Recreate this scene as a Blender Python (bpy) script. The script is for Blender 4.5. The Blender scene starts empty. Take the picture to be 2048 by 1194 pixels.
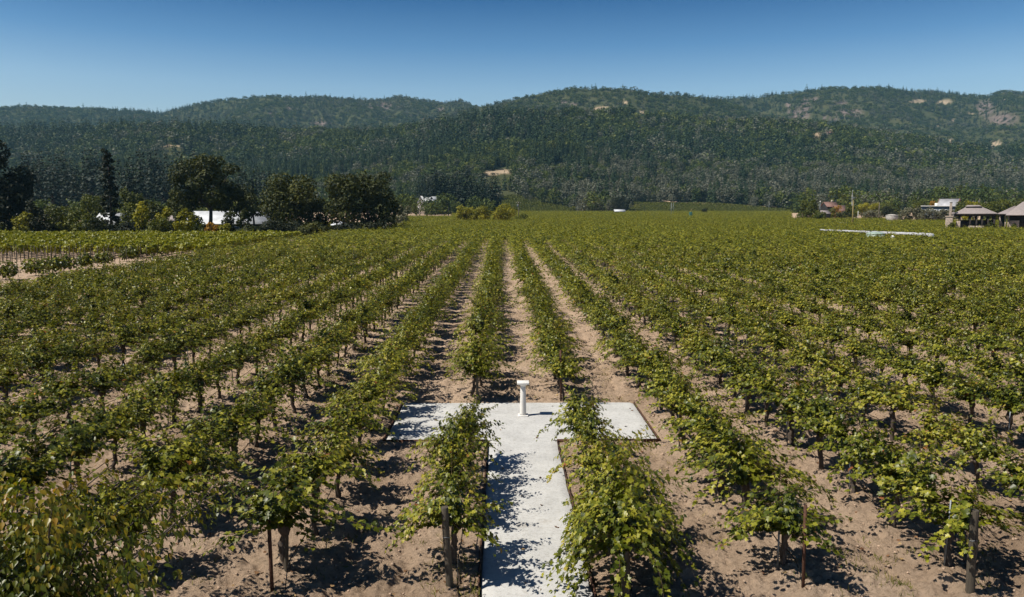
import bpy, math, random
import numpy as np
from mathutils import Vector, Matrix, Euler

random.seed(7)
RNG = np.random.default_rng(11)
scene = bpy.context.scene
COL = scene.collection
R = math.radians

# ------------------------------------------------------------------ camera
CAM_H, FPX, PITCH, YAW = 7.2, 1560.0, R(6.3), R(0.77)
cam_data = bpy.data.cameras.new("camera")
cam_data.sensor_width = 36.0
cam_data.lens = FPX / 2048 * 36.0
cam_data.clip_start, cam_data.clip_end = 0.5, 20000
cam = bpy.data.objects.new("camera", cam_data)
COL.objects.link(cam)
cam.location = (0, 0, CAM_H)
cam.rotation_euler = (math.pi / 2 - PITCH, 0, -YAW)
scene.camera = cam

# ------------------------------------------------------------------ light
SUN_EL, SUN_AZ_DIR = R(53), Vector((0.94, 0.34, 0))      # the way shadows fall on the ground
world = bpy.data.worlds.new("World")
scene.world = world
world.use_nodes = True
wn = world.node_tree
for n in list(wn.nodes):
    wn.nodes.remove(n)
w_out = wn.nodes.new("ShaderNodeOutputWorld")
w_bg = wn.nodes.new("ShaderNodeBackground")
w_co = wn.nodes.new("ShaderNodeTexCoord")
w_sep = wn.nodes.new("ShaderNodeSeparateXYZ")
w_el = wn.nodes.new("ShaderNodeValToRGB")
w_mul = wn.nodes.new("ShaderNodeMix")
w_sky = wn.nodes.new("ShaderNodeTexSky")
w_sky.sky_type = 'NISHITA'
w_sky.sun_disc = False
w_sky.sun_elevation = SUN_EL
sd = -SUN_AZ_DIR.normalized()                             # toward the sun, horizontally
w_sky.sun_rotation = math.atan2(sd.x, sd.y)
w_sky.altitude = 0
w_sky.air_density, w_sky.dust_density, w_sky.ozone_density = 1.0, 2.2, 3.0
w_gam = wn.nodes.new("ShaderNodeGamma")
w_gam.inputs[1].default_value = 1.0
w_tint = wn.nodes.new("ShaderNodeMix")
w_tint.data_type, w_tint.blend_type = 'RGBA', 'MULTIPLY'
w_tint.inputs[0].default_value = 1.0
w_tint.inputs[7].default_value = (0.85, 0.98, 1.0, 1)
wn.links.new(w_sky.outputs[0], w_gam.inputs[0])
wn.links.new(w_gam.outputs[0], w_tint.inputs[6])
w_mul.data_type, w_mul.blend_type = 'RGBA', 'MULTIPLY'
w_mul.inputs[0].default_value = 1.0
e_ = w_el.color_ramp.elements                               # sky tint by height: pale low down, darkened overhead to cut fill light
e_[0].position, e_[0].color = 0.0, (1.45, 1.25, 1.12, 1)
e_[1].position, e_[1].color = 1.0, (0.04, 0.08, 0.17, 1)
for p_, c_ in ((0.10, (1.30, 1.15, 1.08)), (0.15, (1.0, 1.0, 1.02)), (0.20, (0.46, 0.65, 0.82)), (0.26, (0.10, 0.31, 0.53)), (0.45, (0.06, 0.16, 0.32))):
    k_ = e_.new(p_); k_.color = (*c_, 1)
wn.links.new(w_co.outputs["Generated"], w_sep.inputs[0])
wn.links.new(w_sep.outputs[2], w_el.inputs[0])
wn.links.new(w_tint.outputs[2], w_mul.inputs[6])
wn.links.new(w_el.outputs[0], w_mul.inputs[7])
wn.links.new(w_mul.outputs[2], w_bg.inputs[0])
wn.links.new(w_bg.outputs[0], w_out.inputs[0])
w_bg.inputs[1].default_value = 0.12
sun_data = bpy.data.lights.new("sun", 'SUN')
sun_data.energy, sun_data.angle, sun_data.color = 5.0, R(0.5), (1.0, 0.93, 0.82)
sun = bpy.data.objects.new("sun", sun_data)
COL.objects.link(sun)
sdir = Vector((SUN_AZ_DIR.normalized().x * math.cos(SUN_EL), SUN_AZ_DIR.normalized().y * math.cos(SUN_EL), -math.sin(SUN_EL)))
sun.rotation_euler = sdir.to_track_quat('-Z', 'Y').to_euler()
scene.view_settings.view_transform = 'Standard'
scene.view_settings.look = 'None'
scene.view_settings.gamma = 1.0
scene.view_settings.exposure = 0.3
scene.view_settings.use_curve_mapping = False
scene.render.engine = 'CYCLES'
scene.cycles.max_bounces = 6
scene.cycles.diffuse_bounces = 1
scene.cycles.transmission_bounces = 3
scene.cycles.volume_bounces = 0
scene.cycles.use_denoising = True
scene.cycles.use_adaptive_sampling = True
scene.cycles.adaptive_threshold = 0.02
scene.cycles.caustics_reflective = scene.cycles.caustics_refractive = False

# ------------------------------------------------------------------ camera maths (2048 x 1194 photo pixels)
RM = np.array(Euler((math.pi / 2 - PITCH, 0, -YAW)).to_matrix())
def ray(px, py):
    v = RM @ np.array([(px - 1024) / FPX, -(py - 597) / FPX, -1.0])
    return v / v[1]
def project(P):
    P = np.atleast_2d(np.asarray(P, float)) - np.array([0, 0, CAM_H])
    c = P @ RM
    w = np.maximum(-c[:, 2], 1e-3)
    return 1024 + FPX * c[:, 0] / w, 597 - FPX * c[:, 1] / w, -c[:, 2]
def at(px, py, Y):
    r = ray(px, py)
    return Vector((r[0] * Y, Y, CAM_H + r[2] * Y))

def hash2(ix, iy, s):
    h = (ix.astype(np.int64) * 374761393 + iy.astype(np.int64) * 668265263 + s * 974711) & 0x7fffffff
    h = ((h ^ (h >> 13)) * 1274126177) & 0x7fffffff
    return ((h ^ (h >> 16)) & 0xffff) / 65535.0
def vnoise(x, y, s=0):
    x, y = np.asarray(x, float), np.asarray(y, float)
    ix, iy = np.floor(x), np.floor(y)
    fx, fy = x - ix, y - iy
    fx, fy = fx * fx * (3 - 2 * fx), fy * fy * (3 - 2 * fy)
    a, b = hash2(ix, iy, s), hash2(ix + 1, iy, s)
    c, d = hash2(ix, iy + 1, s), hash2(ix + 1, iy + 1, s)
    return (a + (b - a) * fx) * (1 - fy) + (c + (d - c) * fx) * fy
def fbm(x, y, s=0, octv=4):
    t, a, n = 0.0, 1.0, 0.0
    for o in range(octv):
        t = t + a * vnoise(x * 2 ** o + 17.3 * o, y * 2 ** o + 5.1 * o, s + o)
        n += a
        a *= 0.5
    return t / n
def gz(x, y):
    y = np.asarray(y, float)
    u = np.maximum(0, y - 22)
    return 0.0105 * u * u / (u + 16)
def ground(px, py):
    r = ray(px, py)
    Y = 30.0
    for _ in range(40):
        Y = (CAM_H - float(gz(0, Y))) / -r[2]
    return Vector((r[0] * Y, Y, float(gz(0, Y))))
def gp(px, Y):                                             # ground point in column px at depth Y
    r = ray(px, 440)
    return Vector((r[0] * Y, Y, float(gz(0, Y))))

# ------------------------------------------------------------------ object helpers
def link(o, parent=None):
    COL.objects.link(o)
    if parent is not None:
        o.parent = parent
    return o
def tag(o, label=None, cat=None, group=None, kind=None):
    if label: o["label"] = label
    if cat: o["category"] = cat
    if group: o["group"] = group
    if kind: o["kind"] = kind
    return o
def empty(name, loc, label, cat, group=None, rz=0.0):
    o = bpy.data.objects.new(name, None)
    o.empty_display_size = 0.2
    o.location = loc
    o.rotation_euler = (0, 0, rz)
    link(o)
    return tag(o, label, cat, group)
def np_mesh(name, V, loops, sizes, mats, mat_idx=None, attrs=None, smooth=False):
    me = bpy.data.meshes.new(name)
    V = np.asarray(V, np.float32)
    me.vertices.add(len(V))
    me.vertices.foreach_set("co", V.ravel())
    loops = np.asarray(loops, np.int32).ravel()
    sizes = np.asarray(sizes, np.int32)
    me.loops.add(len(loops))
    me.loops.foreach_set("vertex_index", loops)
    me.polygons.add(len(sizes))
    st = np.zeros(len(sizes), np.int32)
    st[1:] = np.cumsum(sizes)[:-1]
    me.polygons.foreach_set("loop_start", st)
    me.polygons.foreach_set("loop_total", sizes)
    for m in (mats if isinstance(mats, (list, tuple)) else [mats]):
        me.materials.append(m)
    if mat_idx is not None:
        me.polygons.foreach_set("material_index", np.asarray(mat_idx, np.int32))
    if smooth:
        me.polygons.foreach_set("use_smooth", np.ones(len(sizes), bool))
    for k, v in (attrs or {}).items():
        a = me.attributes.new(k, 'FLOAT', 'POINT')
        a.data.foreach_set("value", np.asarray(v, np.float32))
    me.update(calc_edges=True)
    return me

class MB:
    """collects simple shapes into one mesh"""
    def __init__(self):
        self.v, self.f = [], []
    def add(self, vs, fs):
        o = len(self.v)
        self.v += [tuple(p) for p in vs]
        self.f += [tuple(i + o for i in f) for f in fs]
        return self
    def box(self, c, s, rz=0.0, taper=1.0):
        hx, hy, hz = s[0] / 2, s[1] / 2, s[2] / 2
        cr, sr = math.cos(rz), math.sin(rz)
        vs = []
        for z, k in ((-hz, 1.0), (hz, taper)):
            for x, y in ((-hx, -hy), (hx, -hy), (hx, hy), (-hx, hy)):
                x, y = x * k, y * k
                vs.append((c[0] + x * cr - y * sr, c[1] + x * sr + y * cr, c[2] + z))
        return self.add(vs, [(3, 2, 1, 0), (4, 5, 6, 7), (0, 1, 5, 4), (1, 2, 6, 5), (2, 3, 7, 6), (3, 0, 4, 7)])
    def tube(self, pts, rads, n=6, cap=True):
        pts = [Vector(p) for p in pts]
        if not hasattr(rads, '__len__'):
            rads = [rads] * len(pts)
        rings, ref = [], None
        for i, p in enumerate(pts):
            d = (pts[min(i + 1, len(pts) - 1)] - pts[max(i - 1, 0)]).normalized()
            if ref is None:
                ref = d.orthogonal().normalized()
            u = (ref - d * ref.dot(d))
            u = u.normalized() if u.length > 1e-5 else d.orthogonal().normalized()
            ref = u
            w = d.cross(u)
            rings.append([p + (u * math.cos(2 * math.pi * k / n) + w * math.sin(2 * math.pi * k / n)) * rads[i] for k in range(n)])
        vs = [q for r in rings for q in r]
        fs = []
        for i in range(len(rings) - 1):
            for k in range(n):
                a, b = i * n + k, i * n + (k + 1) % n
                fs.append((a, b, b + n, a + n))
        if cap:
            fs.append(tuple(reversed(range(n))))
            fs.append(tuple((len(rings) - 1) * n + k for k in range(n)))
        return self.add(vs, fs)
    def lathe(self, prof, n=24, c=(0, 0, 0), flute=0.0, nfl=0):
        vs, fs = [], []
        for r, z in prof:
            for k in range(n):
                a = 2 * math.pi * k / n
                rr = r
                if nfl and flute:
                    rr = r * (1 - flute * abs(math.sin(a * nfl / 2)))
                vs.append((c[0] + rr * math.cos(a), c[1] + rr * math.sin(a), c[2] + z))
        for i in range(len(prof) - 1):
            for k in range(n):
                a, b = i * n + k, i * n + (k + 1) % n
                fs.append((a, b, b + n, a + n))
        fs.append(tuple(reversed(range(n))))
        fs.append(tuple((len(prof) - 1) * n + k for k in range(n)))
        return self.add(vs, fs)
    def mesh(self, name, m, smooth=False):
        loops = [i for f in self.f for i in f]
        return np_mesh(name, np.array(self.v), loops, [len(f) for f in self.f], m, smooth=smooth)
    def obj(self, name, m, parent=None, smooth=False, bevel=0.0):
        o = bpy.data.objects.new(name, self.mesh(name, m, smooth))
        link(o, parent)
        if bevel:
            b = o.modifiers.new("bevel", 'BEVEL')
            b.width, b.segments, b.limit_method = bevel, 2, 'ANGLE'
        return o

# ------------------------------------------------------------------ materials
def new_mat(name):
    m = bpy.data.materials.new(name)
    m.use_nodes = True
    nt = m.node_tree
    return m, nt, nt.nodes["Principled BSDF"], nt.nodes["Material Output"]
def ramp(nt, stops, fac=None):
    r = nt.nodes.new("ShaderNodeValToRGB")
    e = r.color_ramp.elements
    e[0].position, e[0].color = stops[0][0], (*stops[0][1], 1)
    e[1].position, e[1].color = stops[-1][0], (*stops[-1][1], 1)
    for p, c in stops[1:-1]:
        k = e.new(p)
        k.color = (*c, 1)
    if fac is not None:
        nt.links.new(fac, r.inputs[0])
    return r
def noise(nt, scale, detail=4, vec=None, rough=0.55):
    n = nt.nodes.new("ShaderNodeTexNoise")
    n.inputs["Scale"].default_value, n.inputs["Detail"].default_value = scale, detail
    n.inputs["Roughness"].default_value = rough
    if vec is not None:
        nt.links.new(vec, n.inputs["Vector"])
    return n
def mix(nt, a, b, fac, mode='MIX'):
    m = nt.nodes.new("ShaderNodeMix")
    m.data_type, m.blend_type = 'RGBA', mode
    for s, v in ((m.inputs[0], fac), (m.inputs[6], a), (m.inputs[7], b)):
        if isinstance(v, (int, float)):
            s.default_value = v
        elif isinstance(v, tuple):
            s.default_value = (*v, 1)
        else:
            nt.links.new(v, s)
    return m.outputs[2]
def geo_pos(nt):
    return nt.nodes.new("ShaderNodeNewGeometry").outputs["Position"]
def obj_co(nt):
    return nt.nodes.new("ShaderNodeTexCoord").outputs["Object"]
def bump(nt, p, height, strength, dist=0.02):
    b = nt.nodes.new("ShaderNodeBump")
    b.inputs["Strength"].default_value, b.inputs["Distance"].default_value = strength, dist
    nt.links.new(height, b.inputs["Height"])
    nt.links.new(b.outputs[0], p.inputs["Normal"])
def plain(name, c, rough=0.7, var=0.25, scale=3.0, bmp=0.2, metal=0.0, spec=0.3, dist=0.02):
    m, nt, p, _ = new_mat(name)
    co = obj_co(nt)
    n = noise(nt, scale, 6, co, 0.65)
    r = ramp(nt, [(0.3, tuple(x * (1 - var) for x in c)), (0.7, tuple(min(1, x * (1 + var)) for x in c))], n.outputs[0])
    nt.links.new(r.outputs[0], p.inputs["Base Color"])
    p.inputs["Roughness"].default_value, p.inputs["Metallic"].default_value = rough, metal
    p.inputs["Specular IOR Level"].default_value = spec
    if bmp:
        bump(nt, p, noise(nt, scale * 6, 4, co).outputs[0], bmp, dist)
    return m
def wood(name, c, scale=(14, 14, 1.2), var=0.5):
    m, nt, p, _ = new_mat(name)
    mp = nt.nodes.new("ShaderNodeMapping")
    mp.inputs["Scale"].default_value = scale
    nt.links.new(obj_co(nt), mp.inputs[0])
    n = noise(nt, 2.0, 6, mp.outputs[0], 0.7)
    r = ramp(nt, [(0.3, tuple(x * (1 - var) for x in c)), (0.72, tuple(min(1, x * (1 + var)) for x in c))], n.outputs[0])
    nt.links.new(r.outputs[0], p.inputs["Base Color"])
    p.inputs["Roughness"].default_value = 0.85
    bump(nt, p, n.outputs[0], 0.6, 0.015)
    return m
def leafy(name, stops, trans=0.28, rough=0.5, spec=0.3, rnd=0.25, transcol=1.6):
    """leaf colour from a per-leaf value, shifted a little per plant"""
    m, nt, p, out = new_mat(name)
    at_ = nt.nodes.new("ShaderNodeAttribute")
    at_.attribute_name = "tone"
    oi = nt.nodes.new("ShaderNodeObjectInfo")
    ma = nt.nodes.new("ShaderNodeMath")
    ma.operation = 'MULTIPLY_ADD'
    nt.links.new(oi.outputs["Random"], ma.inputs[0])
    ma.inputs[1].default_value = rnd
    ma.inputs[2].default_value = -rnd / 2
    ad = nt.nodes.new("ShaderNodeMath")
    ad.operation = 'ADD'
    nt.links.new(ma.outputs[0], ad.inputs[0])
    nt.links.new(at_.outputs["Fac"], ad.inputs[1])
    r = ramp(nt, stops, ad.outputs[0])
    nt.links.new(r.outputs[0], p.inputs["Base Color"])
    p.inputs["Roughness"].default_value = rough
    p.inputs["Specular IOR Level"].default_value = spec
    tr = nt.nodes.new("ShaderNodeBsdfTranslucent")
    nt.links.new(mix(nt, r.outputs[0], (transcol, transcol * 1.0, transcol * 0.5), 1.0, 'MULTIPLY'), tr.inputs[0])
    ms = nt.nodes.new("ShaderNodeMixShader")
    ms.inputs[0].default_value = trans
    nt.links.new(p.outputs[0], ms.inputs[1])
    nt.links.new(tr.outputs[0], ms.inputs[2])
    nt.links.new(ms.outputs[0], out.inputs[0])
    return m

M = {}
M['vine_leaf'] = leafy("vine_leaf", [(0.0, (0.026, 0.040, 0.003)), (0.32, (0.068, 0.086, 0.005)), (0.58, (0.165, 0.173, 0.012)),
                                     (0.84, (0.34, 0.315, 0.038)), (0.95, (0.28, 0.17, 0.03)), (1.0, (0.22, 0.08, 0.025))], 0.18, 0.42, 0.40, 0.16)
M['bright_vine'] = leafy("bright_vine_leaf", [(0.0, (0.055, 0.072, 0.004)), (0.5, (0.175, 0.190, 0.010)), (1.0, (0.33, 0.30, 0.018))], 0.2, 0.45, 0.35, 0.1)
M['shrub_leaf'] = leafy("shrub_leaf", [(0.0, (0.035, 0.06, 0.008)), (0.45, (0.10, 0.12, 0.012)), (0.75, (0.26, 0.20, 0.018)), (1.0, (0.34, 0.17, 0.02))], 0.35, 0.4, 0.45, 0.05)
M['oak'] = leafy("oak_leaf", [(0.0, (0.020, 0.028, 0.007)), (0.6, (0.048, 0.056, 0.012)), (1.0, (0.110, 0.110, 0.022))], 0.15, 0.6, 0.2, 0.2)
M['dark'] = leafy("dark_leaf", [(0.0, (0.010, 0.015, 0.008)), (1.0, (0.030, 0.036, 0.014))], 0.10, 0.6, 0.2, 0.2)
M['olive_green'] = leafy("olive_green_leaf", [(0.0, (0.030, 0.042, 0.007)), (0.6, (0.085, 0.098, 0.013)), (1.0, (0.18, 0.18, 0.02))], 0.22, 0.55, 0.25, 0.2)
M['yellow'] = leafy("yellow_leaf", [(0.0, (0.085, 0.095, 0.007)), (0.5, (0.21, 0.20, 0.012)), (1.0, (0.38, 0.33, 0.02))], 0.25, 0.55, 0.25, 0.15)
M['orange'] = leafy("orange_leaf", [(0.0, (0.12, 0.07, 0.010)), (1.0, (0.42, 0.22, 0.02))], 0.25, 0.55, 0.25, 0.15)
M['grey_olive'] = leafy("grey_olive_leaf", [(0.0, (0.065, 0.070, 0.040)), (1.0, (0.20, 0.19, 0.12))], 0.15, 0.6, 0.25, 0.15)
M['conifer'] = leafy("conifer_needle", [(0.0, (0.008, 0.018, 0.009)), (0.6, (0.026, 0.050, 0.018)), (1.0, (0.080, 0.105, 0.030))], 0.10, 0.65, 0.2, 0.5)
M['dark_conifer'] = leafy("dark_conifer_needle", [(0.0, (0.004, 0.009, 0.006)), (0.6, (0.010, 0.021, 0.012)), (1.0, (0.030, 0.044, 0.020))], 0.08, 0.65, 0.2, 0.3)
M['broad'] = leafy("broadleaf", [(0.0, (0.020, 0.036, 0.009)), (0.55, (0.060, 0.085, 0.016)), (1.0, (0.14, 0.15, 0.030))], 0.15, 0.65, 0.2, 0.5)
M['greypine'] = leafy("grey_pine_needle", [(0.0, (0.055, 0.064, 0.042)), (0.5, (0.105, 0.112, 0.078)), (1.0, (0.165, 0.162, 0.118))], 0.12, 0.65, 0.2, 0.4)
M['bark'] = wood("bark", (0.050, 0.040, 0.034), (6, 6, 1.5))
M['vine_bark'] = wood("vine_bark", (0.075, 0.058, 0.046), (16, 16, 3))
M['cane'] = plain("cane_bark", (0.10, 0.065, 0.035), 0.8, 0.3, 8)
M['post_wood'] = wood("weathered_wood", (0.070, 0.058, 0.042), (18, 18, 0.9), 0.6)
M['pole_wood'] = wood("pole_wood", (0.16, 0.13, 0.10), (5, 5, 0.4), 0.4)
M['rust'] = plain("rusty_steel", (0.085, 0.040, 0.025), 0.8, 0.5, 12, 0.4)
M['steel'] = plain("galvanised_steel", (0.22, 0.24, 0.26), 0.5, 0.3, 10, 0.1, 0.6)
M['hose'] = plain("black_hose", (0.018, 0.017, 0.017), 0.6, 0.2, 5, 0)
M['white_stone'] = plain("white_plaster", (0.74, 0.72, 0.68), 0.75, 0.07, 6, 0.15)
M['white_roof'] = plain("white_metal_roof", (0.56, 0.58, 0.60), 0.5, 0.22, 0.5, 0.05, 0.0, 0.3)
M['white_paint'] = plain("white_paint", (0.74, 0.74, 0.72), 0.5, 0.08, 1.0, 0.05)
M['grey_metal'] = plain("pale_grey_metal_roof", (0.40, 0.40, 0.42), 0.5, 0.2, 0.5, 0.05, 0.0, 0.3)
M['grey_roof'] = plain("grey_shingle", (0.30, 0.26, 0.25), 0.85, 0.18, 2.0, 0.3)
M['tile_roof'] = plain("red_tile_roof", (0.20, 0.115, 0.095), 0.85, 0.3, 1.5, 0.3)
M['dark_wall'] = plain("dark_timber_wall", (0.030, 0.032, 0.034), 0.8, 0.3, 1.0, 0.2)
M['dark_wood'] = plain("dark_stained_timber", (0.030, 0.024, 0.020), 0.8, 0.3, 2.0, 0.2)
M['blue_grey'] = plain("blue_grey_siding", (0.10, 0.13, 0.16), 0.7, 0.2, 1.0, 0.1)
M['cream'] = plain("cream_plaster", (0.40, 0.33, 0.26), 0.8, 0.1, 1.0, 0.1)
M['stone'] = plain("rough_stone_masonry", (0.36, 0.30, 0.25), 0.9, 0.45, 3.0, 0.6, dist=0.05)
M['concrete'] = plain("pale_concrete", (0.42, 0.39, 0.36), 0.85, 0.2, 1.2, 0.2)
M['tank_green'] = plain("pale_green_plastic", (0.30, 0.38, 0.33), 0.45, 0.12, 1.0, 0.05)
M['glass'] = plain("dark_glass", (0.03, 0.04, 0.05), 0.1, 0.1, 1.0, 0, 0.0, 0.6)
M['pole_yellow'] = plain("ochre_paint", (0.24, 0.185, 0.075), 0.6, 0.25, 1.0, 0.1)
M['machine_green'] = plain("green_machine_paint", (0.05, 0.14, 0.12), 0.5, 0.2, 1.0, 0.1)
M['orange_tape'] = plain("orange_plastic", (0.80, 0.26, 0.02), 0.5, 0.2, 6.0, 0.2)
M['blue_tarp'] = plain("blue_tarpaulin", (0.05, 0.20, 0.52), 0.5, 0.2, 3.0, 0.2)
M['tube_white'] = plain("white_grow_tube", (0.72, 0.72, 0.70), 0.6, 0.08, 5.0, 0.1)
M['rock'] = plain("clod", (0.40, 0.29, 0.21), 0.95, 0.3, 9.0, 0.4)
M['straw'] = leafy("dry_grass_blade", [(0.0, (0.28, 0.21, 0.09)), (1.0, (0.50, 0.40, 0.20))], 0.2, 0.7, 0.2, 0.0, 1.0)
M['weed'] = leafy("weed_blade", [(0.0, (0.08, 0.10, 0.015)), (1.0, (0.25, 0.22, 0.05))], 0.2, 0.7, 0.2, 0.0)
M['litter'] = leafy("fallen_leaf", [(0.0, (0.10, 0.045, 0.025)), (0.5, (0.22, 0.12, 0.06)), (1.0, (0.42, 0.30, 0.14))], 0.1, 0.7, 0.2, 0.0, 1.0)

def soil_material():
    m, nt, p, _ = new_mat("tilled_soil")
    pos = geo_pos(nt)
    big = ramp(nt, [(0.32, (0.36, 0.258, 0.178)), (0.5, (0.475, 0.350, 0.250)), (0.7, (0.57, 0.43, 0.315))], noise(nt, 0.22, 5, pos, 0.6).outputs[0])
    fine = ramp(nt, [(0.30, (0.42, 0.40, 0.38)), (0.48, (1.0, 1.0, 1.0)), (0.75, (1.25, 1.23, 1.2))], noise(nt, 9.0, 8, pos, 0.75).outputs[0])
    c = mix(nt, big.outputs[0], fine.outputs[0], 1.0, 'MULTIPLY')
    dry = ramp(nt, [(0.55, (0, 0, 0)), (0.72, (1, 1, 1))], noise(nt, 0.55, 6, pos, 0.7).outputs[0])
    c = mix(nt, c, (0.40, 0.31, 0.19), mix(nt, (0, 0, 0), dry.outputs[0], 0.45))
    nt.links.new(c, p.inputs["Base Color"])
    p.inputs["Roughness"].default_value = 0.97
    p.inputs["Specular IOR Level"].default_value = 0.1
    bump(nt, p, noise(nt, 11.0, 8, pos, 0.85).outputs[0], 1.0, 0.12)
    return m
M['soil'] = soil_material()
def gravel_material():
    m, nt, p, _ = new_mat("white_decomposed_granite")
    pos = geo_pos(nt)
    a = ramp(nt, [(0.3, (0.44, 0.44, 0.43)), (0.55, (0.54, 0.54, 0.525)), (0.8, (0.60, 0.595, 0.575))], noise(nt, 1.1, 6, pos, 0.65).outputs[0])
    s = ramp(nt, [(0.30, (0.60, 0.585, 0.55)), (0.50, (1, 1, 1))], noise(nt, 11, 6, pos, 0.85).outputs[0])
    d = ramp(nt, [(0.60, (1, 1, 1)), (0.78, (0.72, 0.66, 0.58))], noise(nt, 0.45, 5, pos, 0.7).outputs[0])
    nt.links.new(mix(nt, mix(nt, a.outputs[0], s.outputs[0], 1.0, 'MULTIPLY'), d.outputs[0], 1.0, 'MULTIPLY'), p.inputs["Base Color"])
    p.inputs["Roughness"].default_value = 0.95
    p.inputs["Specular IOR Level"].default_value = 0.15
    bump(nt, p, noise(nt, 45, 4, pos, 0.8).outputs[0], 0.5, 0.02)
    return m
M['gravel'] = gravel_material()
def hill_material():
    m, nt, p, _ = new_mat("hill_ground")
    pos = geo_pos(nt)
    base = ramp(nt, [(0.35, (0.035, 0.045, 0.018)), (0.65, (0.075, 0.075, 0.035))], noise(nt, 0.02, 6, pos, 0.7).outputs[0])
    tan = ramp(nt, [(0.3, (0.27, 0.205, 0.135)), (0.7, (0.44, 0.345, 0.24))], noise(nt, 0.06, 6, pos, 0.7).outputs[0])
    rock = ramp(nt, [(0.38, (0.05, 0.050, 0.032)), (0.52, (0.15, 0.115, 0.105)), (0.72, (0.31, 0.24, 0.215))], noise(nt, 0.045, 8, pos, 0.8).outputs[0])
    a = nt.nodes.new("ShaderNodeAttribute"); a.attribute_name = "bare"
    b = nt.nodes.new("ShaderNodeAttribute"); b.attribute_name = "rocky"
    c = mix(nt, mix(nt, base.outputs[0], tan.outputs[0], a.outputs["Fac"]), rock.outputs[0], b.outputs["Fac"])
    nt.links.new(c, p.inputs["Base Color"])
    p.inputs["Roughness"].default_value = 1.0
    p.inputs["Specular IOR Level"].default_value = 0.05
    return m
M['hill'] = hill_material()

# ------------------------------------------------------------------ layout of the vineyard
ROW_S, VINE_S, GAP_X = 3.3, 2.06, 0.70
PATH_X0, PATH_X1 = -0.40, 1.72
slabL, slabR, slabN, slabF = -3.72, 4.98, ground(1100, 881).y, ground(1100, 806).y
def row_x(k):
    return GAP_X + (k - 0.5) * ROW_S
def on_path(x, y, m=0.0):
    a = (x > PATH_X0 - m) & (x < PATH_X1 + m) & (y < slabN + 0.1)
    b = (x > slabL - m) & (x < slabR + m) & (y > slabN - m) & (y < slabF + m)
    return a | b

# ------------------------------------------------------------------ ground
def make_ground():
    t = np.concatenate([np.linspace(-9, -1.4, 18)[:-1], np.linspace(-1.4, -0.78, 30)[:-1], np.linspace(-0.78, 0.80, 700), np.linspace(0.80, 1.4, 30)[1:], np.linspace(1.4, 9, 18)[1:]])
    ys = [-80, -40, -15, 0, 5, 8]
    y = 10.0
    while y < 62:
        ys.append(y); y *= 1.0042
    while y < 800:
        ys.append(y); y *= 1.02
    ys = np.array(ys + [800.0])
    T, Y = np.meshgrid(t, ys)
    X = T * np.maximum(Y, 10)
    near = np.clip((70 - Y) / 30, 0, 1) * (np.abs(T) < 0.9)
    lane = np.abs(((X - GAP_X) / ROW_S) % 1.0 - 0.0); lane = np.minimum(lane, 1 - lane) * ROW_S
    ruts = -0.055 * np.exp(-((lane - 0.62) / 0.16) ** 2) * (0.5 + vnoise(X * .5, Y * .12, 88))
    cl = fbm(X * 2.2, Y * 2.2, 3, 5)
    fine = fbm(X * 7, Y * 7, 9, 3)
    fur = vnoise(X * 2.6, Y * 0.35, 21)
    r = ((X - GAP_X) / ROW_S + 0.5) % 1.0
    d_row = np.minimum(r, 1 - r) * ROW_S
    berm = 0.07 * np.exp(-(d_row / 0.45) ** 2)
    Z = gz(X, Y) + near * (0.27 * (cl - 0.5) + 0.17 * (fine - 0.5) + 0.07 * (fur - 0.5) + berm + ruts)
    Z = np.where(on_path(X, Y, 0.05), gz(X, Y) - 0.07, Z)
    edge = on_path(X, Y, 0.45) & ~on_path(X, Y, 0.05)
    Z = np.where(edge, np.minimum(Z, gz(X, Y) + 0.02), Z)
    ny, nx = T.shape
    idx = np.arange(nx * ny).reshape(ny, nx)
    q = np.stack([idx[:-1, :-1], idx[:-1, 1:], idx[1:, 1:], idx[1:, :-1]], -1).reshape(-1, 4)
    me = np_mesh("ground", np.stack([X, Y, Z], -1).reshape(-1, 3), q, np.full(len(q), 4), M['soil'], smooth=True)
    tag(link(bpy.data.objects.new("ground", me)), "tan tilled soil between the rows of vines", kind="structure")
make_ground()

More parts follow.
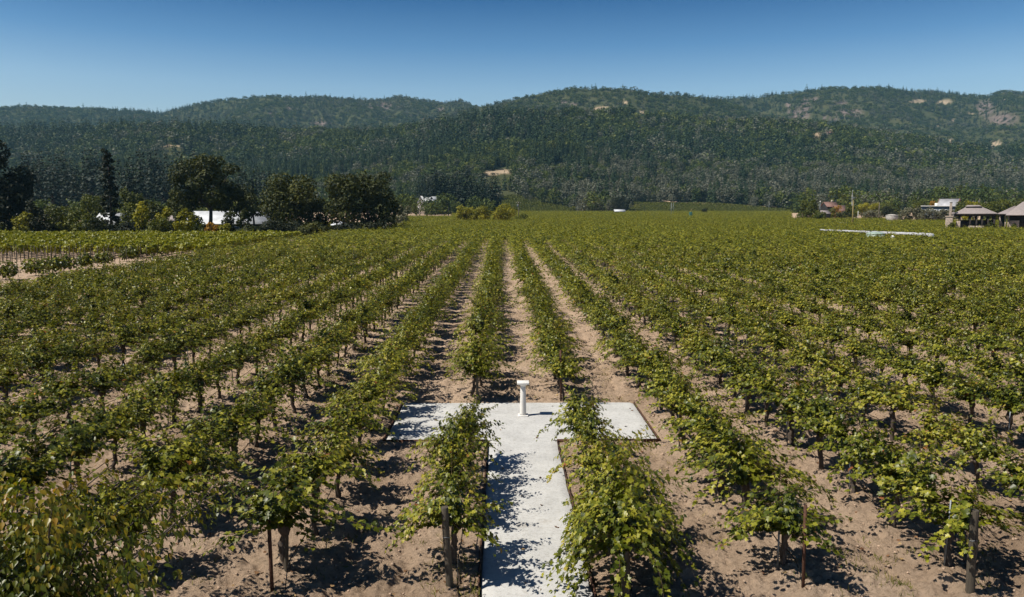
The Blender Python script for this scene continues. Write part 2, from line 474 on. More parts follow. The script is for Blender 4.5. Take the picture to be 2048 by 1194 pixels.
def make_path():
    """T shaped sheet with slightly wandering edges"""
    pts, quads = [], []
    def strip(x0, x1, y0, y1, nx, ny, wob):
        o = len(pts)
        for j in range(ny + 1):
            y = y0 + (y1 - y0) * j / ny
            for i in range(nx + 1):
                u = i / nx
                x = x0 + (x1 - x0) * u
                if i in (0, nx):
                    x += wob * (float(vnoise(y * 1.3, i * 3.1, 5)) - 0.5)
                z = 0.012 + float(gz(0, y)) + 0.014 * (float(fbm(np.array(x * 3.0), np.array(y * 3.0), 4, 3)) - 0.5)
                if i in (0, nx): z -= 0.04
                pts.append((x, y, z))
        for j in range(ny):
            for i in range(nx):
                a = o + j * (nx + 1) + i
                quads.append((a, a + 1, a + nx + 2, a + nx + 1))
    strip(PATH_X0, PATH_X1, 6.0, slabN, 16, 140, 0.07)
    strip(slabL, slabR, slabN, slabF, 64, 40, 0.0)
    me = np_mesh("path", np.array(pts), [i for q in quads for i in q], np.full(len(quads), 4), M['gravel'], smooth=True)
    tag(link(bpy.data.objects.new("path", me)), "T shaped white gravel path", kind="structure")
    m = MB()
    def edge(a, b):
        L = math.dist(a, b)
        m.box(((a[0] + b[0]) / 2, (a[1] + b[1]) / 2, float(gz(0, (a[1] + b[1]) / 2)) + 0.0), (L, 0.025, 0.11), math.atan2(b[1] - a[1], b[0] - a[0]))
    edge((PATH_X1 + 0.04, 6), (PATH_X1 + 0.04, slabN - 0.03))
    edge((PATH_X0 - 0.05, 6), (PATH_X0 - 0.05, slabN - 0.03))
    edge((PATH_X1 + 0.04, slabN - 0.03), (slabR + 0.03, slabN - 0.03))
    edge((slabL - 0.03, slabN - 0.03), (PATH_X0 - 0.05, slabN - 0.03))
    edge((slabR + 0.03, slabN), (slabR + 0.03, slabF))
    edge((slabL - 0.03, slabN), (slabL - 0.03, slabF))
    tag(m.obj("path_edging", M['rust']), "thin dark metal edging along the white path", kind="structure")
make_path()
def verge():
    ys = np.geomspace(169, 335, 40)
    P, q = [], []
    for y in ys:
        xs = np.linspace(-0.95 * y, (-42 - .02 * (y - 169)) if y < 240 else -0.135 * y - 9, 30)
        P += [(x, y, float(gz(0, y)) + .03) for x in xs]
    for j in range(39):
        for i in range(29):
            a = j * 30 + i
            q.append((a, a + 1, a + 31, a + 30))
    me = np_mesh("shade_painted_verge", np.array(P), [i for f in q for i in f], np.full(len(q), 4), plain("shade_painted_grass", (0.085, 0.085, 0.030), 0.95, 0.5, 0.35, 0.3), smooth=True)  # grass sheet with the shade under the trees put into its dark colour
    tag(link(bpy.data.objects.new("shade_painted_verge", me)), "rough grass coloured dark as shade under the trees around the sheds", kind="structure")
verge()

# ------------------------------------------------------------------ hills
def prof(pts, ylist=None):
    a = np.array([(ray(px, py)[0], ray(px, py)[2]) for px, py in pts])
    return a[:, 0], a[:, 1]
P_D = prof([(-500, 262), (0, 266), (100, 262), (200, 260), (300, 256), (400, 259), (480, 259), (560, 268), (640, 268), (720, 270), (800, 264), (860, 251), (940, 241), (1000, 234),
            (1060, 233), (1150, 228), (1220, 226), (1300, 232), (1400, 242), (1480, 251), (1560, 247), (1640, 256), (1700, 262), (1760, 272), (1850, 285), (1900, 292), (1980, 306), (2048, 300), (2500, 290)])
P_C = prof([(300, 390), (600, 330), (750, 280), (850, 250), (940, 217), (1000, 206), (1040, 196), (1080, 188), (1120, 181), (1150, 175), (1180, 178), (1220, 178), (1260, 178), (1300, 189),
            (1350, 189), (1400, 194), (1440, 202), (1500, 224), (1560, 246), (1640, 270), (1760, 310), (2000, 380)])
P_A = prof([(-500, 220), (0, 216), (60, 212), (130, 216), (200, 218), (270, 221), (318, 227), (350, 219), (400, 207), (450, 200), (500, 195), (550, 192), (600, 196), (650, 193), (700, 198),
            (760, 200), (800, 193), (830, 198), (880, 206), (925, 202), (950, 212), (1040, 225), (1200, 240), (1400, 300)])
P_B = prof([(1200, 260), (1300, 215), (1400, 200), (1440, 198), (1480, 195), (1510, 196), (1540, 190), (1600, 184), (1650, 177), (1700, 177), (1760, 175), (1820, 181), (1880, 184),
            (1940, 191), (1975, 193), (2000, 184), (2020, 182), (2048, 187), (2500, 200)])
def hz(x, y):
    x, y = np.asarray(x, float), np.asarray(y, float)
    t = x / y
    base = gz(x, y) - 0.6
    z = base
    big = np.abs(fbm(x / 380.0 + y / 1500.0, y / 1300.0, 35, 3) - 0.5) * 2
    spur = fbm(x / 210.0, y / 420.0, 31, 4)
    gul = np.abs(fbm(x / 130.0 + 0.25 * y / 130.0, y / 300.0, 41, 4) - 0.5) * 2
    for (T, S), yr, y0, p, yw in ((P_D, 1500, 670, 1.30, 120), (P_C, 2350, 1350, 1.0, 160), (P_A, 3200, 1650, 0.95, 260), (P_B, 2900, 1500, 0.95, 220)):
        Yr = yr + yw * (fbm(t * 5 + 3, t * 0 + yr, 51, 3) - 0.5) * 2
        zr = np.interp(t, T, S) * Yr + CAM_H
        u = np.clip((y - y0) / (Yr - y0), 0, 1.0)
        f = zr * (u ** p)
        f = f * (1 - 0.60 * (1 - u) * np.minimum(1, u * 5) * (gul * 1.1 + (spur - 0.5) * 1.2) - (0.55 if yr > 1600 else 0.2) * (1 - u) * np.minimum(1, u * 4) * np.clip(big * 2.2 - .15, 0, 1))
        bk = zr * np.clip(1 - (y - Yr) / 900.0, 0, 1)
        z = np.maximum(z, np.where(y <= Yr, f, bk))
    return z
CLEAR = [  # px, py, rx, ry, kind (1 tan ground, 2 rock), nearest depth, farthest depth
    (640, 248, 20, 7, 2, 1600, 9e3), (745, 213, 8, 7, 2, 1600, 9e3), (768, 212, 20, 8, 2, 1600, 9e3), (800, 215, 9, 4, 2, 1600, 9e3), (577, 216, 5, 5, 2, 1600, 9e3), (545, 228, 8, 6, 2, 1600, 9e3),
    (880, 219, 9, 4, 2, 1600, 9e3), (222, 253, 22, 4, 1, 1600, 9e3), (270, 234, 10, 3, 2, 1600, 9e3), (985, 205, 8, 4, 2, 1600, 9e3),
    (1207, 218, 24, 5, 1, 1600, 9e3), (1125, 204, 11, 4, 2, 1600, 9e3), (1147, 208, 8, 3, 2, 1600, 9e3), (1250, 206, 6, 5, 1, 1600, 9e3), (1284, 226, 8, 4, 1, 1300, 9e3),
    (1610, 216, 14, 22, 2, 1600, 9e3), (1590, 228, 16, 14, 2, 1600, 9e3), (1576, 210, 5, 6, 2, 1600, 9e3), (1632, 200, 12, 6, 2, 1600, 9e3), (1680, 205, 16, 5, 2, 1600, 9e3), (1700, 226, 26, 9, 2, 1600, 9e3),
    (1668, 238, 14, 6, 2, 1600, 9e3), (1648, 234, 8, 5, 2, 1600, 9e3), (1836, 203, 16, 5, 1, 1600, 9e3), (1890, 205, 15, 6, 1, 1600, 9e3), (1972, 215, 22, 16, 2, 1600, 9e3), (2005, 238, 34, 14, 2, 1600, 9e3), (1940, 228, 9, 3, 1, 1600, 9e3),
    (2010, 200, 6, 2, 1, 1600, 9e3), (1907, 240, 4, 3, 1, 1500, 9e3), (1875, 255, 3, 3, 1, 1500, 9e3), (1900, 283, 4, 4, 1, 1000, 9e3),
    (1634, 270, 13, 5, 1, 800, 1700), (1660, 259, 9, 4, 1, 800, 1700), (1990, 288, 12, 6, 1, 800, 9e3), (1921, 300, 7, 3, 1, 800, 9e3), (1952, 307, 6, 2, 1, 700, 9e3), (1743, 284, 9, 2, 1, 800, 1800),
    (1012, 343, 24, 5, 1, 700, 1500), (985, 346, 20, 5, 1, 700, 1500), (1310, 354, 12, 4, 1, 700, 1500), (1335, 385, 12, 4, 1, 600, 1500), (340, 292, 22, 3, 1, 700, 1700)]
FIELDS = [  # cleared for hillside vines: polygons in photo columns/rows, as seen on the slope
    ((1000, 394), (1040, 390), (1150, 420), (1150, 428), (985, 428)), ((1090, 336), (1215, 350), (1215, 355), (1090, 345)), ((1255, 428), (1262, 406), (1420, 407), (1610, 421), (1610, 428))]
def in_poly(px, py, poly):
    c = np.zeros(px.shape, bool)
    n = len(poly)
    for i in range(n):
        (x0, y0), (x1, y1) = poly[i], poly[(i + 1) % n]
        k = ((y0 > py) != (y1 > py)) & (px < (x1 - x0) * (py - y0) / (y1 - y0 + 1e-9) + x0)
        c ^= k
    return c
def clear_mask(P, kinds=(1, 2)):
    px, py, dep = project(P)
    m = np.zeros(len(px))
    for cx, cy, rx, ry, kd, d0, d1 in CLEAR:
        if kd not in kinds: continue
        wob = 0.75 + 0.6 * fbm(px / 9.0 + cx, py / 4.0 + cy, 61, 3)
        e = ((px - cx) / (rx * wob)) ** 2 + ((py - cy) / (ry * wob)) ** 2
        m = np.maximum(m, np.where((P[:, 1] > d0) & (P[:, 1] < d1), np.clip(1.25 - e, 0, 1), 0))
    return m
def field_mask(P):
    px, py, dep = project(P)
    m = np.zeros(len(px), bool)
    for poly in FIELDS:
        m |= in_poly(px, py, poly) & (P[:, 1] < 1400)
    return m
def make_hills():
    t = np.concatenate([np.linspace(-2.2, -0.80, 60)[:-1], np.linspace(-0.80, 0.80, 820), np.linspace(0.80, 2.2, 60)[1:]])
    ys = np.concatenate([np.geomspace(660, 1600, 150)[:-1], np.geomspace(1600, 3500, 130), np.array([3700, 4000, 4300])])
    T, Y = np.meshgrid(t, ys)
    X = T * Y
    Z = hz(X, Y)
    P = np.stack([X, Y, Z], -1).reshape(-1, 3)
    ny, nx = T.shape
    idx = np.arange(nx * ny).reshape(ny, nx)
    q = np.stack([idx[:-1, :-1], idx[:-1, 1:], idx[1:, 1:], idx[1:, :-1]], -1).reshape(-1, 4)
    me = np_mesh("hills", P, q, np.full(len(q), 4), M['hill'], attrs={"bare": clear_mask(P, (1,)), "rocky": clear_mask(P, (2,))}, smooth=True)
    tag(link(bpy.data.objects.new("hills", me)), "wooded hills with rocky ridges behind the valley", kind="structure")
make_hills()

# ------------------------------------------------------------------ foliage building blocks
LEAF0 = (np.array([(0, .34, .0), (0, 0, .02), (.30, -.14, .06), (.52, .20, .14), (.32, .36, .09), (.42, .70, .08), (.14, .72, .02), (0, 1.0, -.16), (-.14, .72, .02), (-.42, .70, .08), (-.32, .36, .09), (-.52, .20, .14), (-.30, -.14, .06)], float),
         [(0, i, i + 1) for i in range(1, 12)] + [(0, 12, 1)])
LEAF1 = (np.array([(0, 0, .03), (.48, .22, .12), (.34, .74, .06), (0, 1.0, -.12), (-.34, .74, .06), (-.48, .22, .12), (0, .4, -.02)], float),
         [(6, 0, 1), (6, 1, 2), (6, 2, 3), (6, 3, 4), (6, 4, 5), (6, 5, 0)])
LEAFL = (np.array([(0, 0, .0), (.24, .18, .09), (.30, .42, .10), (.16, .74, .02), (0, 1.05, -.16), (-.16, .74, .02), (-.30, .42, .10), (-.24, .18, .09), (0, .45, -.03)], float),
         [(8, i, (i + 1) % 8) for i in range(8)])
LEAF2 = (np.array([(0, 0, 0), (.5, .45, .1), (0, 1, -.06), (-.5, .45, .1)], float), [(0, 1, 2), (0, 2, 3)])
def place_leaves(P, N, Tp, S, tpl, tone):
    """one leaf per row: position, normal, tip direction, size"""
    V, F = tpl
    N = N / (np.linalg.norm(N, axis=1, keepdims=True) + 1e-9)
    Tp = Tp - N * np.sum(Tp * N, axis=1, keepdims=True)
    Tp = Tp / (np.linalg.norm(Tp, axis=1, keepdims=True) + 1e-9)
    U = np.cross(Tp, N)
    W = P[:, None, :] + S[:, None, None] * (V[None, :, 0:1] * U[:, None, :] + V[None, :, 1:2] * Tp[:, None, :] + V[None, :, 2:3] * N[:, None, :])
    n, k = len(P), len(V)
    F = np.array(F)
    L = (F[None, :, :] + (np.arange(n) * k)[:, None, None]).reshape(-1, F.shape[1])
    return W.reshape(-1, 3), L, np.repeat(tone, k)
def leaf_mesh(name, P, N, T, S, tpl, tone, m):
    W, L, tn = place_leaves(P, N, T, S, tpl, tone)
    return np_mesh(name, W, L, np.full(len(L), L.shape[1]), m, attrs={"tone": tn})

def vine_shape(rng, n_canes=24, tone0=0.42, width=1.0, length=1.0):
    """returns trunk MB, cane MB, leaf arrays; row direction is local y"""
    tr, cn = MB(), MB()
    lean = rng.normal(0, 0.07, 2)
    head = Vector((lean[0], lean[1], 0.92 + rng.normal(0, 0.06)))
    pts, rad = [], []
    for i in range(8):
        u = i / 7
        pts.append((lean[0] * u + rng.normal(0, .022) * (i > 0), lean[1] * u + rng.normal(0, .022) * (i > 0), head.z * u - 0.06 * (i == 0)))
        rad.append((0.080 - 0.026 * u + 0.03 * (u > .85)) * (1 + rng.normal(0, .15)))
    tr.tube(pts, rad, 7)
    arms = []
    for s in (-1, 1):
        L = 0.55 + 0.35 * rng.random()
        ap = [Vector(pts[-1]) - Vector((0, 0, 0.04))]
        for i in range(1, 6):
            u = i / 5
            ap.append(Vector((pts[-1][0] * (1 - u) + rng.normal(0, .05), pts[-1][1] + s * L * u, head.z + 0.22 * math.sin(u * 1.5) + rng.normal(0, .03))))
        tr.tube(ap, [0.06, 0.048, 0.042, 0.036, 0.03, 0.02], 6)
        arms.append(ap)
    P, N, T, S, tone = [], [], [], [], []
    for c in range(n_canes):
        ap = arms[c % 2]
        u = rng.random() * 4.99
        i = int(u)
        p = ap[i].lerp(ap[i + 1], u - i)
        side = 1 if rng.random() < .5 else -1
        el = R(rng.uniform(18, 88))
        az = rng.normal(0, .55)
        d = Vector((side * math.cos(el) * math.cos(az), math.cos(el) * math.sin(az), math.sin(el)))
        L = length * (1.2 if LOW else 0.80) * rng.uniform(0.6, 1.35) * (1.25 if el < R(45) else 0.95)
        if rng.random() < .20: L *= 1.55
        step, k = 0.07, 0
        droop = rng.uniform(0.05, 0.13) if LOW else rng.uniform(0.03, 0.085)
        cp = [p.copy()]
        side_sign = 1
        ctone = rng.normal(0, .07)
        while k * step < L:
            d = Vector((d.x * width if k == 0 else d.x, d.y, d.z - droop)) + Vector(rng.normal(0, .06, 3))
            d.normalize()
            p = p + d * step
            if p.z < (0.06 if LOW else 0.62): break
            cp.append(p.copy())
            lat = d.cross(Vector((0, 0, 1)))
            if lat.length < 1e-3: lat = Vector((1, 0, 0))
            lat.normalize()
            side_sign = -side_sign
            nl = 1 if rng.random() < .25 else (2 if rng.random() < .7 else 3)
            if k < 2: nl = 1
            for q in range(nl):
                off = lat * side_sign * (1 if q == 0 else -1) * rng.uniform(.03, .10) + Vector(rng.normal(0, .03, 3))
                pos = p + off
                outward = Vector((pos.x, pos.y * .25, 0))
                if outward.length > 1e-3: outward.normalize()
                nn = outward * .45 + Vector((0, 0, 1.0)) + Vector(rng.normal(0, .34, 3))
                tt = outward * .35 + lat * side_sign * .6 + Vector((0, 0, -.75)) + Vector(rng.normal(0, .35, 3))
                P.append(pos); N.append(nn); T.append(tt)
                u2 = k * step / L
                S.append(rng.uniform(.085, .142) * (1.0 if u2 < .75 else 0.75))
                x = tone0 + ctone + rng.normal(0, .19) + 0.10 * u2
                x = min(x, .84)
                if rng.random() < .012: x = rng.uniform(.86, 1.0)
                tone.append(min(max(x, 0), 1))
            k += 1
        if len(cp) > 2:
            q = cp[::2] if len(cp) > 4 else cp
            cn.tube(q, [0.008 - 0.005 * i / len(q) for i in range(len(q))], 3, False)
    arr = lambda a: np.array([tuple(v) for v in a])
    return tr, cn, (arr(P), arr(N), arr(T), np.array(S), np.array(tone))

def thin(A, rng, frac, grow):
    k = rng.random(len(A[0])) < frac
    return A[0][k], A[1][k], A[2][k], A[3][k] * grow, A[4][k]

# vines: near kinds (trunk, canes, foliage as parts), mid and far kinds as single sources for the mass
NEAR, MIDS, FARS = [], [], []
traits = ["dark green", "leafy", "yellowing", "broad", "sprawling", "mottled"]
for v in range(16):
    rng = np.random.default_rng(100 + v)
    LOW = v >= 14
    tr, cn, A = vine_shape(rng, 26 * LOW + 46 + int(rng.integers(0, 10)), 0.36 + 0.05 * (v % 4) , 1.0 + 0.15 * rng.random(), 0.95 + 0.2 * rng.random())
    NEAR.append((tr.mesh("vine_trunk", M['vine_bark'], True), cn.mesh("vine_canes", M['cane']),
                 leaf_mesh("vine_foliage", *A, LEAF0, A[4], M['vine_leaf']) if False else leaf_mesh("vine_foliage", A[0], A[1], A[2], A[3], LEAF0, A[4], M['vine_leaf']), A, tr))
src = bpy.data.collections.new("sources")
def merged_source(name, A, tpl, trunk, mats, low=False):
    W, L, tn = place_leaves(A[0], A[1], A[2], A[3], tpl, A[4])
    V = [W]; loops = list(L.ravel()); sizes = [L.shape[1]] * len(L); mi = [0] * len(L)
    tone = list(tn)
    if trunk is not None:
        o = len(W)
        V.append(np.array(trunk.v))
        for f in trunk.f:
            loops += [i + o for i in f]; sizes.append(len(f)); mi.append(1)
        tone += [0.5] * len(trunk.v)
    me = np_mesh(name, np.concatenate(V), loops, sizes, mats, mi, {"tone": np.array(tone)})
    return bpy.data.objects.new(name, me)
for v in range(10):
    rng = np.random.default_rng(300 + v)
    A, tr = NEAR[v][3], NEAR[v][4]
    B = thin(A, rng, 0.45, 1.40)
    MIDS.append(merged_source("mid_vine_%02d" % v, B, LEAF1, tr, [M['vine_leaf'], M['vine_bark']]))
    B = thin(A, rng, 0.14, 2.4)
    B = (B[0], B[1] + np.array([0, 0, .5]), B[2], B[3], np.clip(B[4] + .05, 0, .76))
    t2 = MB(); t2.tube([(0, 0, -.05), (0.02, 0, .8)], [.07, .05], 4, False)
    FARS.append(merged_source("far_vine_%02d" % v, B, LEAF2, t2, [M['vine_leaf'], M['vine_bark']]))

def scatter(name, P, vi, rot, sc, sources, label, kind="stuff", cat=None):
    c = bpy.data.collections.new(name + "_sources")
    for i, s in enumerate(sources):
        s.name = "%s_%03d" % (name, i)
        c.objects.link(s)
    me = bpy.data.meshes.new(name)
    me.vertices.add(len(P))
    me.vertices.foreach_set("co", np.asarray(P, np.float32).ravel())
    for nm, ty, val in (("vi", 'INT', np.asarray(vi, np.int32)), ("rot", 'FLOAT_VECTOR', np.asarray(rot, np.float32)), ("sc", 'FLOAT_VECTOR', np.asarray(sc, np.float32))):
        a = me.attributes.new(nm, ty, 'POINT')
        a.data.foreach_set("value" if ty == 'INT' else "vector", val.ravel())
    o = link(bpy.data.objects.new(name, me))
    ng = bpy.data.node_groups.new(name, 'GeometryNodeTree')
    ng.interface.new_socket("Geometry", in_out='INPUT', socket_type='NodeSocketGeometry')
    ng.interface.new_socket("Geometry", in_out='OUTPUT', socket_type='NodeSocketGeometry')
    gi, go = ng.nodes.new("NodeGroupInput"), ng.nodes.new("NodeGroupOutput")
    ci = ng.nodes.new("GeometryNodeCollectionInfo")
    ci.inputs[0].default_value = c
    ci.inputs["Separate Children"].default_value = True
    ci.inputs["Reset Children"].default_value = True
    ip = ng.nodes.new("GeometryNodeInstanceOnPoints")
    ip.inputs["Pick Instance"].default_value = True
    def attr(nm, ty):
        n = ng.nodes.new("GeometryNodeInputNamedAttribute")
        n.data_type = ty
        n.inputs["Name"].default_value = nm
        return n.outputs["Attribute"]
    ng.links.new(gi.outputs[0], ip.inputs["Points"])
    ng.links.new(ci.outputs[0], ip.inputs["Instance"])
    ng.links.new(attr("vi", 'INT'), ip.inputs["Instance Index"])
    ng.links.new(attr("rot", 'FLOAT_VECTOR'), ip.inputs["Rotation"])
    ng.links.new(attr("sc", 'FLOAT_VECTOR'), ip.inputs["Scale"])
    ng.links.new(ip.outputs[0], go.inputs[0])
    o.modifiers.new("scatter", 'NODES').node_group = ng
    tag(o, label, cat, None, kind)
    return o

def ordinal(n):
    if n <= 20: return ORD[n - 1]
    tens = {2: "twenty", 3: "thirty", 4: "forty", 5: "fifty", 6: "sixty", 7: "seventy"}
    t, u = divmod(n, 10)
    if u == 0: return tens[t][:-1] + "ieth"
    return tens[t] + "-" + ORD[u - 1]
# ------------------------------------------------------------------ every vine position of the main block
BLOCK_X0 = -50.0
ORD = ["first", "second", "third", "fourth", "fifth", "sixth", "seventh", "eighth", "ninth", "tenth", "eleventh", "twelfth", "thirteenth", "fourteenth", "fifteenth", "sixteenth",
       "seventeenth", "eighteenth", "nineteenth", "twentieth"] + ["twenty-" + w for w in ("first", "second", "third", "fourth", "fifth", "sixth", "seventh", "eighth", "ninth")] + ["thirtieth"]
def row_name(k):
    return ("%s row right" % ORD[k - 1]) if k >= 1 else ("%s row left" % ORD[-k])
pos = []
for k in range(-11, 27):
    x = row_x(k)
    y = 14.9 + {0: 0.28, 1: -0.75, 2: 0.2, 3: 0.1, -1: 0.0}.get(k, RNG.normal(0, .2))
    while y < 138:
        skip = (k in (0, 1)) and slabN - 0.75 < y < slabF + 0.25
        if not skip and not (RNG.random() < .012 and y > 35):
            pos.append((x + RNG.normal(0, .07), y + RNG.normal(0, .08), k))
        y += VINE_S
    if k in (0, 1):                                        # the first vine behind the slab stands right at its edge
        pos.append((x + .03, slabF + 0.35, k))
pos = np.array(pos)
pos = pos[np.argsort(pos[:, 1])]
P3 = np.stack([pos[:, 0], pos[:, 1], gz(pos[:, 0], pos[:, 1]) + 1.1], -1)
px, py, dp = project(P3)
seen = (px > -60) & (px < 2108) & (py < 1194 + 60)
near_i = np.where(seen)[0][:300]
near_set = set(near_i.tolist())
count, near_rows = {}, {}
NO_LABEL = None
for i in near_i:
    x, y, k = pos[i]; k = int(k)
    n = count.get(k, 0); count[k] = n + 1
    near_rows.setdefault(k, []).append((x, y))
    v = int(RNG.integers(0, 14))
    if k == 0 and n == 0: v = 4
    if k == 1 and n < 2: v = 14 + n
    lab = "%s grapevine, %s from the front in the %s of the white path" % (("leafy", "green")[v % 2], ORD[min(n, 29)], row_name(k))
    g = empty("grapevine", (x, y, float(gz(x, y)) + 0.02), lab, "grapevine", "grapevines in rows on tilled soil", RNG.normal(0, .12) + (math.pi if RNG.random() < .5 else 0))
    s = RNG.uniform(.92, 1.12)
    g.scale = (s * RNG.uniform(.85, 1.08) * (.85 if k in (0, 1) and n < 6 else 1), s, s * RNG.uniform(.92, 1.10))
    me = NEAR[v]
    link(bpy.data.objects.new("trunk", me[0]), g)
    o = link(bpy.data.objects.new("canes", me[1]), g); o["kind"] = "stuff"
    o = link(bpy.data.objects.new("foliage", me[2]), g); o["kind"] = "stuff"
rest = [i for i in range(len(pos)) if i not in near_set]
mid = [(pos[i, 0], pos[i, 1]) for i in rest if pos[i, 1] < 100]
far = [(pos[i, 0], pos[i, 1]) for i in rest if pos[i, 1] >= 100]
# blocks beyond the first: rows no longer in line with the first block's
y0 = 141.0
for (y1, dx) in ((228, 1.5), (330, 0.4), (450, 2.1), (655, 0.9)):
    y = y0
    while y < y1 - 3:                                      # rows across the valley, canopies nearly touching
        x = -0.78 * y + RNG.random() * 2
        while x < 0.80 * y:
            if x > (-37.5 if y < 230 else -0.135 * y):
                far.append((x + RNG.normal(0, .2), y + RNG.normal(0, .3)))
            x += 2.0
        y += 2.7
    y0 = y1 + 3.0
# places where other things stand among the vines
KEEP = [((76, 161), 24, 3.4), ((117, 207), 14, 9), ((132, 205), 14, 9), ((111, 238), 3, 3)]
def keep_out(P):
    m = np.ones(len(P), bool)
    P = np.array(P)
    # pavilion terrace
    ppx, ppy, _ = project(np.stack([P[:, 0], P[:, 1], gz(P[:, 0], P[:, 1])], -1))
    m &= ~((P[:, 1] > 198) & (P[:, 1] < 222) & (ppx > 1890))
    m &= ~((P[:, 1] > 286) & (P[:, 1] < 308) & (ppx > 905) & (ppx < 1055))
    m &= ~((P[:, 1] > 290) & (ppx > 1775))
    m &= ~((P[:, 1] > 330) & (ppx > 1580))
    m &= ~((P[:, 1] > 388) & (ppx < 905))
    d = np.abs((P[:, 0] - 76.5) + (P[:, 1] - 161) * 0.29)
    m &= ~((d < 0.8) & (P[:, 1] > 144) & (P[:, 1] < 178))
    m &= ~((np.abs(P[:, 0] - at(1752, 467, 150).x) < 3.0) & (np.abs(P[:, 1] - 152) < 3))
    return m
far = np.array(far)
far = far[keep_out(far)]
mid = np.array(mid)
allp = np.concatenate([mid, far])
n_mid = len(mid)
vi = np.concatenate([RNG.integers(0, 10, n_mid), 10 + RNG.integers(0, 10, len(far))])
rot = np.zeros((len(allp), 3)); rot[:, 2] = RNG.normal(0, .15, len(allp)) + math.pi * RNG.integers(0, 2, len(allp)) + np.where(allp[:, 1] > 140, math.pi / 2, 0)
sc = np.ones((len(allp), 3)) * RNG.uniform(.92, 1.12, (len(allp), 1)); sc[:, 0] *= RNG.uniform(.88, 1.10, len(allp))
sc[n_mid:, 0] *= 1.25; sc[n_mid:, 1] *= 1.15
scatter("vineyard", np.stack([allp[:, 0], allp[:, 1], gz(allp[:, 0], allp[:, 1])], -1), vi, rot, sc, MIDS + FARS, "rows of green grapevines stretching across the valley floor")
print("vines beyond:", len(allp), "near rows", sorted(count.items()))

# ------------------------------------------------------------------ trees
def crown_cards(rng, blobs, n, size, tpl=LEAF2, tone0=0.5, shell=0.55, up=0.35):
    vol = np.array([b[1][0] * b[1][1] * b[1][2] for b in blobs]) ** (2 / 3)
    w = rng.choice(len(blobs), n, p=vol / vol.sum())
    C = np.array([b[0] for b in blobs], float)[w]
    Rr = np.array([b[1] for b in blobs], float)[w]
    d = rng.normal(0, 1, (n, 3)); d /= np.linalg.norm(d, axis=1, keepdims=True)
    r = shell + (1.08 - shell) * rng.random(n) ** 0.7
    P = C + d * r[:, None] * Rr
    N = d * 0.8 + rng.normal(0, .5, (n, 3)) + np.array([0, 0, up])
    T = rng.normal(0, .6, (n, 3)) + np.array([0, 0, -.5]) + d * .4
    S = size * rng.uniform(.55, 1.35, n)
    bt = rng.normal(0, .10, len(blobs))[w]
    tone = np.clip(tone0 + bt + rng.normal(0, .17, n), 0, 0.84 if tone0 > .55 else 1)
    return P, N, T, S, tone
def broad_tree(rng, h, w, trunk_frac=0.25, nb=9, n=1400, size=0.6, lop=0.0):
    """unit in metres; returns trunk MB and leaf arrays"""
    tr = MB()
    zb = h * trunk_frac
    fork = Vector((rng.normal(0, .03) * h, rng.normal(0, .03) * h, zb * 1.15))
    rt = 0.022 * h + 0.05
    tr.tube([(0, 0, -.3), fork * .5 + Vector((rng.normal(0, .01) * h, 0, 0)), fork], [rt * 1.35, rt, rt * .8], 8)
    blobs = []
    for i in range(nb):
        a = i * 2.399 + rng.random()
        u = (i + .5) / nb
        rr = (w / 2) * math.sqrt(1 - (2 * u - 1) ** 2 * 0.72) * rng.uniform(.35, .92)
        z = zb + (h - zb) * (0.12 + 0.79 * u)
        c = Vector((math.cos(a) * rr + lop * w * u, math.sin(a) * rr, z))
        k = rng.uniform(.50, 1.20) * (9 / nb) ** .45
        b = (0.24 * w * k, 0.24 * w * k, 0.12 * (h - zb) * k + .08 * w * k)
        blobs.append((tuple(c), b))
        tr.tube([fork * .9, fork.lerp(c, .5) + Vector((0, 0, -.04 * h)), c], [rt * .55, rt * .32, rt * .1], 5, False)
    return tr, crown_cards(rng, blobs, n, size)
def conifer_tree(rng, h, w, n_tier=22, per=8, size=1.0, bare=0.08):
    tr = MB()
    tr.tube([(0, 0, -.3), (0, 0, h * .5), (0, 0, h * .98)], [0.018 * h, .011 * h, .002 * h], 6)
    P, N, T, S, tone = [], [], [], [], []
    for i in range(n_tier):
        u = (i + rng.uniform(-.3, .3)) / n_tier
        u = min(max(u, 0), 1)
        z = h * (bare + (0.99 - bare) * u)
        rad = w / 2 * (1 - u) ** 0.8 * rng.uniform(.75, 1.1) + .015 * h
        m = max(4, int(per * (1 - .55 * u)))
        a0 = rng.random() * 7
        for k in range(m):
            a = a0 + 2 * math.pi * k / m + rng.normal(0, .25)
            rk = rad * rng.uniform(.6, 1.1)
            for q in (0.35, 0.8):
                P.append((math.cos(a) * rk * q, math.sin(a) * rk * q, z - .25 * rk * q))
                N.append((math.cos(a) * .6 + rng.normal(0, .3), math.sin(a) * .6 + rng.normal(0, .3), .7))
                T.append((math.cos(a), math.sin(a), -.45))
                S.append(size * (0.55 * rk + .02 * h) * rng.uniform(.8, 1.25))
                tone.append(min(max(.45 + .22 * (q - .5) + rng.normal(0, .15), 0), 1))
    return tr, (np.array(P), np.array(N), np.array(T), np.array(S), np.array(tone))
def open_pine(rng, h, w):
    """thin crowned tall pine with bare gaps between its clumps"""
    tr = MB()
    tr.tube([(0, 0, -.3), (.01 * h, 0, h * .5), (0, 0, h * .97)], [.02 * h, .012 * h, .003 * h], 7)
    blobs = []
    for i in range(34):
        u = 0.14 + 0.84 * i / 33
        a = i * 2.4 + rng.random()
        rr = w / 2 * (1.0 - .55 * u) * rng.uniform(.35, .85)
        c = (math.cos(a) * rr, math.sin(a) * rr, h * u)
        blobs.append((c, (w * .16 * (1.1 - .4 * u), w * .16 * (1.1 - .4 * u), h * .016 + .1)))
        tr.tube([(0, 0, h * u - .02 * h), c], [.004 * h, .0015 * h], 4, False)
    return tr, crown_cards(rng, blobs, 1500, .030 * h, shell=.2)

